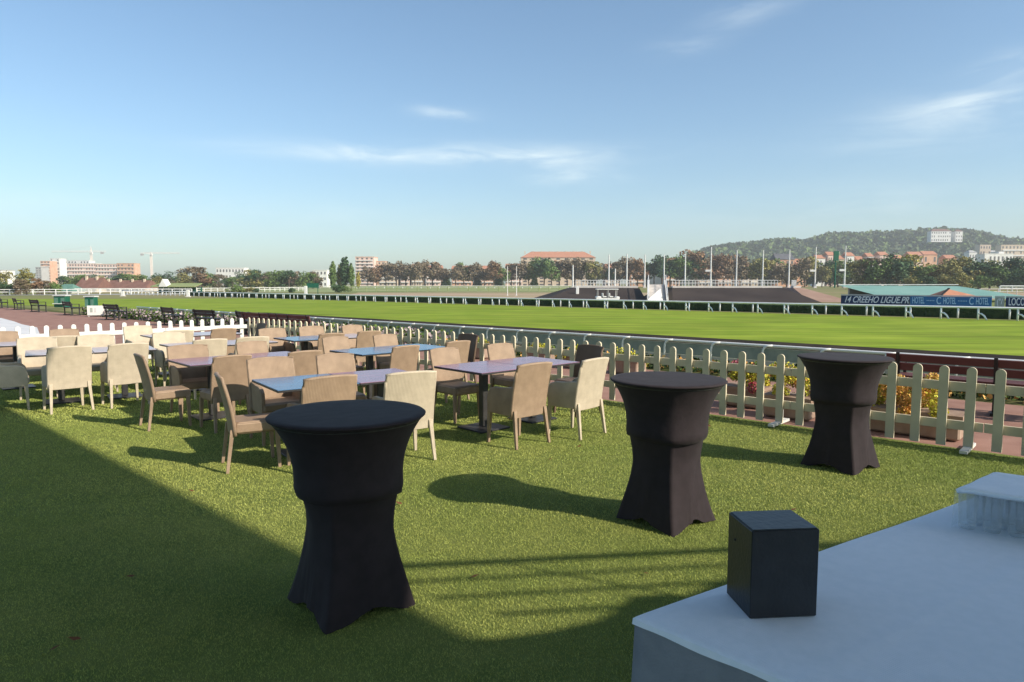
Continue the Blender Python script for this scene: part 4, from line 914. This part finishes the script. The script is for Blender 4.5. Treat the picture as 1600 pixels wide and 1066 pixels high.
# ================================================================ PLANTERS, FLOWERS, BENCHES
def planter(e0, L, n, label, mats, seed, h=.62, leaves=1400):
    rg = random.Random(seed); t = thing('flower_planter', label, 'planter', EN(e0,n,0), ROT_E, 'flower planters beyond the picket fence')
    MB().rbox((L/2,0,.15),(L,.36,.27),.02).build('trough', M['terra'], t)
    MB().box((L/2,0,.275),(L+.05,.41,.045)).build('lip', M['terra'], t)
    q = MB(); cl = [(rg.uniform(.08,L-.08), rg.uniform(-.12,.12), rg.uniform(.34,h-.10), rg.uniform(.09,.15)) for _ in range(int(L*11))]
    cl += [(rg.uniform(.05,L-.05), rg.choice((-.2,.2)), rg.uniform(.18,.34), rg.uniform(.06,.1)) for _ in range(int(L*5))]
    for c in cl:
        q.cur = rg.choices(range(len(mats)), [3]+[1.6]*(len(mats)-1))[0]; k = q.cur
        for _ in range(leaves//len(cl)):
            d = rand_dir(rg); p = Vector(c[:3])+d*c[3]*rg.uniform(.4,1.05); a = rand_dir(rg)*rg.uniform(.022,.045); b = a.cross(rand_dir(rg)).normalized()*rg.uniform(.014,.03)
            q.cur = k if rg.random() < .75 else rg.randrange(len(mats)); q.add([p-a*.5, p-b*.5, p+a*.5, p+b*.5], [(0,1,2,3)])
    q.build('foliage', [M[x] for x in mats], t)
    return t
E1 = e_at(1515,8.95); planter(E1, e_at(1350,8.95)-E1, 8.95, 'stone planter of yellow and orange leaves right of the farthest black table', ['flow_y','flow_o','flow_o','flow_y'], 3, h=.72, leaves=6500)
E1 = e_at(1278,9.0); planter(E1, e_at(1205,9.0)-E1, 9.0, 'stone planter of bright yellow leaves left of the farthest black table', ['flow_y','flow_y','flow_g','flow_o','flow_r'], 5, h=.74, leaves=4800)
E1 = e_at(1200,9.4); planter(E1, e_at(1140,9.4)-E1, 9.4, 'planter of yellow and red leaves behind the middle black table', ['flow_y','flow_g','flow_o','flow_r'], 6, h=.70, leaves=4200)
for i,(ua,ub,nn_) in enumerate([(1004,958,11.3),(912,888,11.3),(860,826,11.3),(760,735,11.3)]):
    E1 = e_at(ua,nn_); planter(E1, e_at(ub,nn_)-E1, nn_, f'low planter of yellow-green leaves across the path, {ORD[i]} from the right', ['flow_y','flow_g'], 10+i, h=.5, leaves=900)
# flower beds along the bank at left
q = MB(); rg = random.Random(9)
def fb(): e = rg.uniform(14,44); n = rg.uniform(12.2,13.0); return EN(e,n,.03+rg.random()**1.5*.42)
q.leaves(fb, 9000, .10, mats=5, rng=rg)
tag(q.build('flower_bed', [M['flow_g'],M['flow_p'],M['flow_g'],M['flow_p'],M['flow_g']]), 'strip of mixed pink and red flowers along the path edge', 'flower bed', kind='stuff')
q = MB()
def fb2(): e = rg.uniform(-8,14); n = rg.uniform(12.2,12.9); return EN(e,n,.02+rg.random()**1.5*.22)
q.leaves(fb2, 6000, .07, mats=3, rng=rg)
tag(q.build('ground_cover', [M['flow_g'],M['hedge'],M['flow_o']]), 'low dark ground cover along the edge of the path', 'ground cover', kind='stuff')
def make_bench(L=1.6, sup=2, wood='redwood'):
    t = thing('park_bench','x','bench')
    for z, y, a in ((.70,.235,R(-12)),(.575,.205,R(-12))):
        MB().box((L/2,y,z),(L,.026,.105),tilt=('X',a)).build('back_board', M[wood], t)
    q = MB()
    for k in range(4): q.box((L/2,-.18+k*.105,.43),(L,.085,.03))
    q.build('seat', M[wood], t)
    for k in range(sup):
        x = .15+(L-.3)*k/(sup-1); q = MB(); q.box((x,-.2,.21),(.05,.05,.42)); q.box((x,.16,.21),(.05,.05,.42)); q.box((x,0,.40),(.05,.42,.035)); q.taper((x,.17,.40),(x,.265,.78),.05,.04); q.box((x,0,.02),(.07,.5,.04)); q.build('end_frame', M['black'], t)
        q = MB(); q.box((x,-.02,.62),(.05,.40,.03)); q.box((x,-.2,.52),(.04,.04,.2)); q.build('armrest', M['black'], t)
    return t
# bench local x along e, facing the track (+n = local -y)
b1 = make_bench(2.6, 3); ub = [False]
GB = 'red slatted benches along the path'
place(b1, ub, EN(e_at(1395,11.1)-2.6,11.1), ROT_E, 'long dark red bench behind the fence right of the farthest black table', GB)
place(b1, ub, EN(e_at(1395,11.1)-5.4,11.1), ROT_E, 'long dark red bench at the right border behind the fence', GB)
for i,u in enumerate([462,418]):
    place(b1, ub, EN(e_at(u,11.5)-1.2,11.5), ROT_E, f'long dark red bench beyond the fence corner, {["right","left"][i]} one of the two', GB)
b2 = make_bench(1.6, 2, 'black'); ub2 = [False]
for i,u in enumerate([385,330,268,184,112,62,28,4]):
    place(b2, ub2, EN(e_at(u,11.6)-.8,11.6), ROT_E+R((-8,5,-4,6,0,4,-5,3)[i]), f'black park bench along the left path, {ORD[i]} from the fence corner', 'black benches along the left path')
rl = random.Random(12); lfp = MB(); lfp.add([(-.028,0,.004),(-.008,-.016,.010),(.03,-.002,.016),(.002,.017,.007),(.045,.0,.022)],[(0,1,2,3),(2,1,4)]); lp = lfp.build('fallen_leaf', M['dryleaf']); ul = [False]
for (u,v) in [(624,790),(596,634),(1172,640),(1108,668),(205,905),(118,1004),(86,1018),(905,700),(742,905),(860,720),(470,760),(1010,900),(1240,800),(300,770)]:
    g_ = G(u,v); place(lp, ul, (g_[0],g_[1],.012), rl.uniform(0,6), 'small dry reddish-brown leaf fallen on the lawn', 'fallen leaves on the lawn', rl.uniform(.7,1.1), 'leaf')
# ================================================================ GRANDSTAND AND BALCONY BEHIND THE CAMERA (they shade the terrace)
SAZ = math.atan2(-.485,.875); SEL = R(32.3); SH = 1/math.tan(SEL)
SDX, SDY = math.cos(SAZ)*SH, math.sin(SAZ)*SH
Hh = 8.0; DE = 2.28+Hh*(NV[0]*SDX+NV[1]*SDY)
gs = thing('grandstand','concrete grandstand roof with an added light-blocking wall behind the terrace','grandstand',EN(0,0,0),ROT_E)
MB().box((3.6/2-13,-(DE-5.5),Hh+.25),(29.6,11,.5)).build('roof', M['stand'], gs)
MB().box((7,1.9,4),(66,1,8)).build('wall', M['darkwall'], gs)  # unseen wall added close behind the camera to darken the cloth side
MB().box((7,1.36,5.5),(66,.06,1.2)).build('fascia', M['stand'], gs)
kb = G(398,826); MB().lathe([(.01,-.34),(.24,-.26),(.34,0),(.24,.26),(.01,.34)],c=(0,0,0),n=16).build('shadow_knob', M['stand'], gs)  # unlit lump added at the roof edge to round the shadow outline
kp = Matrix.Rotation(-ROT_E,3,'Z') @ Vector((kb[0]+SDX*Hh, kb[1]+SDY*Hh, Hh)); gs.children[-1].location = kp
for k in range(4): MB().tube([(-29+k*6,-.2,0),(-29+k*6,-.2,Hh)],.2,12).build('column', M['stand'], gs)
hb_ = 3.2
edge = [(-.47,3.23),(-.1,3.24),(.19,3.32),(.42,3.42),(.55,3.53),(.66,3.70),(.80,3.72),(.95,3.70),(1.25,3.92),(1.8,4.25),(2.5,4.66),(3.4,5.2)]
poly = [(x+SDX*hb_, y+SDY*hb_) for x,y in edge]
bal = thing('balcony','raised balcony deck with a bar railing beside the terrace','balcony',(0,0,0))
back = [(x+SDX*hb_, y+SDY*hb_) for x, y in ((4.2,4.9),(4.2,-1.2),(3.4,-.7),(-.5,2.9))]
MB().prism((poly+back)[::-1], hb_-.15, hb_).build('deck', M['stand'], bal)
rb = MB(); bt = 4.25; p0 = Vector((-1.1+SDX*bt, 4.05+SDY*bt)); dr = Vector((.99,.125))
for k in range(5):
    a = p0+dr*0; b = p0+dr*5.2; z = bt-.245*k; rb.tube([(a.x,a.y,z),(b.x,b.y,z)], .034 if k == 0 else .017, 6)
for s in (1.0, 4.2): a = p0+dr*s; rb.tube([(a.x+.35,a.y,hb_-.1),(a.x,a.y,bt)], .012, 6)
rb.build('railing', M['steel'], bal)
for (x,y) in ((8.3,-2.2),(9.0,.8)): MB().tube([(x,y,0),(x,y,hb_-.1)],.09,8).build('column', M['stand'], bal)
# ================================================================ LIGHT, SKY, HAZE, CAMERA
sun = bpy.data.lights.new('sun','SUN'); sun.energy = 4.6; sun.angle = R(.53); sun.color = (1,.90,.76)
so = bpy.data.objects.new('sun', sun); C.objects.link(so)
sd = Vector((math.cos(SAZ)*math.cos(SEL), math.sin(SAZ)*math.cos(SEL), math.sin(SEL)))
so.rotation_euler = sd.to_track_quat('Z','Y').to_euler(); so.location = (20,-10,30)
W = bpy.data.worlds.new('World'); SC.world = W; W.use_nodes = True; N = W.node_tree.nodes; L = W.node_tree.links
bg = N['Background']; sk = N.new('ShaderNodeTexSky'); sk.sky_type = 'NISHITA'; sk.sun_disc = False
sk.sun_elevation = SEL; sk.sun_rotation = math.atan2(sd.x, sd.y); sk.air_density = 1.0; sk.dust_density = 1.3; sk.ozone_density = 3.6; sk.altitude = 60
bg.inputs['Strength'].default_value = .145
# thin clouds laid out over azimuth / elevation of the sky
tc = N.new('ShaderNodeTexCoord'); sx = N.new('ShaderNodeSeparateXYZ'); L.new(tc.outputs['Generated'], sx.inputs[0])
def mth(op, a, b=None, c=None):
    n = N.new('ShaderNodeMath'); n.operation = op
    for i, v in enumerate((a,b,c)):
        if v is None: continue
        if isinstance(v, (int,float)): n.inputs[i].default_value = v
        else: L.new(v, n.inputs[i])
    return n.outputs[0]
az = mth('ARCTAN2', sx.outputs[0], sx.outputs[1]); el = mth('ARCSINE', sx.outputs[2])
def azel(u, v):
    x = (u-800)/F; y = -(v-533)/F; dy = math.cos(PT)+y*math.sin(PT); dz = -math.sin(PT)+y*math.cos(PT)
    return math.atan2(x,dy), math.atan2(dz, math.hypot(x,dy))
cv = N.new('ShaderNodeCombineXYZ'); L.new(mth('MULTIPLY',az,1.0),cv.inputs[0]); L.new(mth('MULTIPLY',el,5.0),cv.inputs[1])
nz = N.new('ShaderNodeTexNoise'); nz.inputs['Scale'].default_value = 7; nz.inputs['Detail'].default_value = 8; nz.inputs['Roughness'].default_value = .62; nz.inputs['Distortion'].default_value = .5
L.new(cv.outputs[0], nz.inputs['Vector'])
nf = N.new('ShaderNodeMapRange'); nf.inputs[1].default_value = .40; nf.inputs[2].default_value = .66; L.new(nz.outputs['Fac'], nf.inputs[0])
tot = None
for (u,v,ru,rv,tilt,amp) in [(700,243,270,17,0,.55),(560,240,130,11,.0,.35),(850,246,90,16,.02,.55),(885,277,75,12,.05,.7),(702,177,46,9,.04,.95),(1500,178,190,40,-.12,.6),(1500,160,60,14,-.06,.3),(1580,105,60,22,-.1,.45),(1170,18,70,22,-.2,.3),(1070,75,50,14,0,.25),(1300,320,300,30,0,.25),(300,330,400,26,0,.18)]:
    a0, e0 = azel(u,v); a1, e1 = azel(u+ru,v); _, e2 = azel(u,v-rv); ra, re = abs(a1-a0), abs(e2-e0)
    da = mth('SUBTRACT',az,a0); de = mth('SUBTRACT',mth('SUBTRACT',el,e0),mth('MULTIPLY',da,-tilt))
    q2 = mth('ADD',mth('POWER',mth('ABSOLUTE',mth('DIVIDE',da,ra)),2.0),mth('POWER',mth('ABSOLUTE',mth('DIVIDE',de,re)),2.0))
    g = mth('MULTIPLY',mth('EXPONENT',mth('MULTIPLY',q2,-1.0)),amp); tot = g if tot is None else mth('ADD',tot,g)
cf = mth('MINIMUM',mth('MULTIPLY',tot,mth('ADD',mth('MULTIPLY',nf.outputs[0],.62),.10)),.6)
mx = N.new('ShaderNodeMix'); mx.data_type = 'RGBA'; L.new(cf, mx.inputs[0]); L.new(sk.outputs[0], mx.inputs[6]); mx.inputs[7].default_value = (6.6,6.7,6.9,1)
tn = N.new('ShaderNodeMix'); tn.data_type = 'RGBA'; tn.blend_type = 'MULTIPLY'; tn.inputs[0].default_value = 1; tn.inputs[7].default_value = (.93,1.0,.95,1); L.new(mx.outputs[2], tn.inputs[6]); L.new(tn.outputs[2], bg.inputs['Color'])
hzb = MB().box((0,1080,110),(3600,2600,222.2)); ho = hzb.build('haze', bpy.data.materials.new('haze_air')); ho.location.z = 0
hm = ho.data.materials[0]; hm.use_nodes = True; hn = hm.node_tree.nodes; hn.remove(hn['Principled BSDF'])
pv = hn.new('ShaderNodeVolumePrincipled'); pv.inputs['Density'].default_value = .0002; pv.inputs['Color'].default_value = (.93,.97,1,1); pv.inputs['Anisotropy'].default_value = 0
hm.node_tree.links.new(pv.outputs[0], hn['Material Output'].inputs['Volume'])
for vtx in ho.data.vertices: vtx.co.z = -2.02 if vtx.co.z < 0 else 190
tag(ho, 'thin pale haze in the air over the racecourse', 'haze', kind='stuff')
cam = bpy.data.cameras.new('camera'); co = bpy.data.objects.new('camera', cam); C.objects.link(co); SC.camera = co
cam.sensor_width = 36; cam.lens = F/1600*36; cam.clip_end = 20000; cam.clip_start = .05
co.location = (0,0,EYE); co.rotation_euler = (R(90)-PT, 0, 0)
SC.view_settings.view_transform = 'Standard'; SC.view_settings.look = 'None'; SC.view_settings.gamma = 1; SC.view_settings.exposure = .38
SC.view_settings.use_curve_mapping = False
SC.cycles.volume_bounces = 0; SC.cycles.max_bounces = 8; SC.cycles.diffuse_bounces = 2; SC.cycles.blur_glossy = 1; SC.cycles.transparent_max_bounces = 16
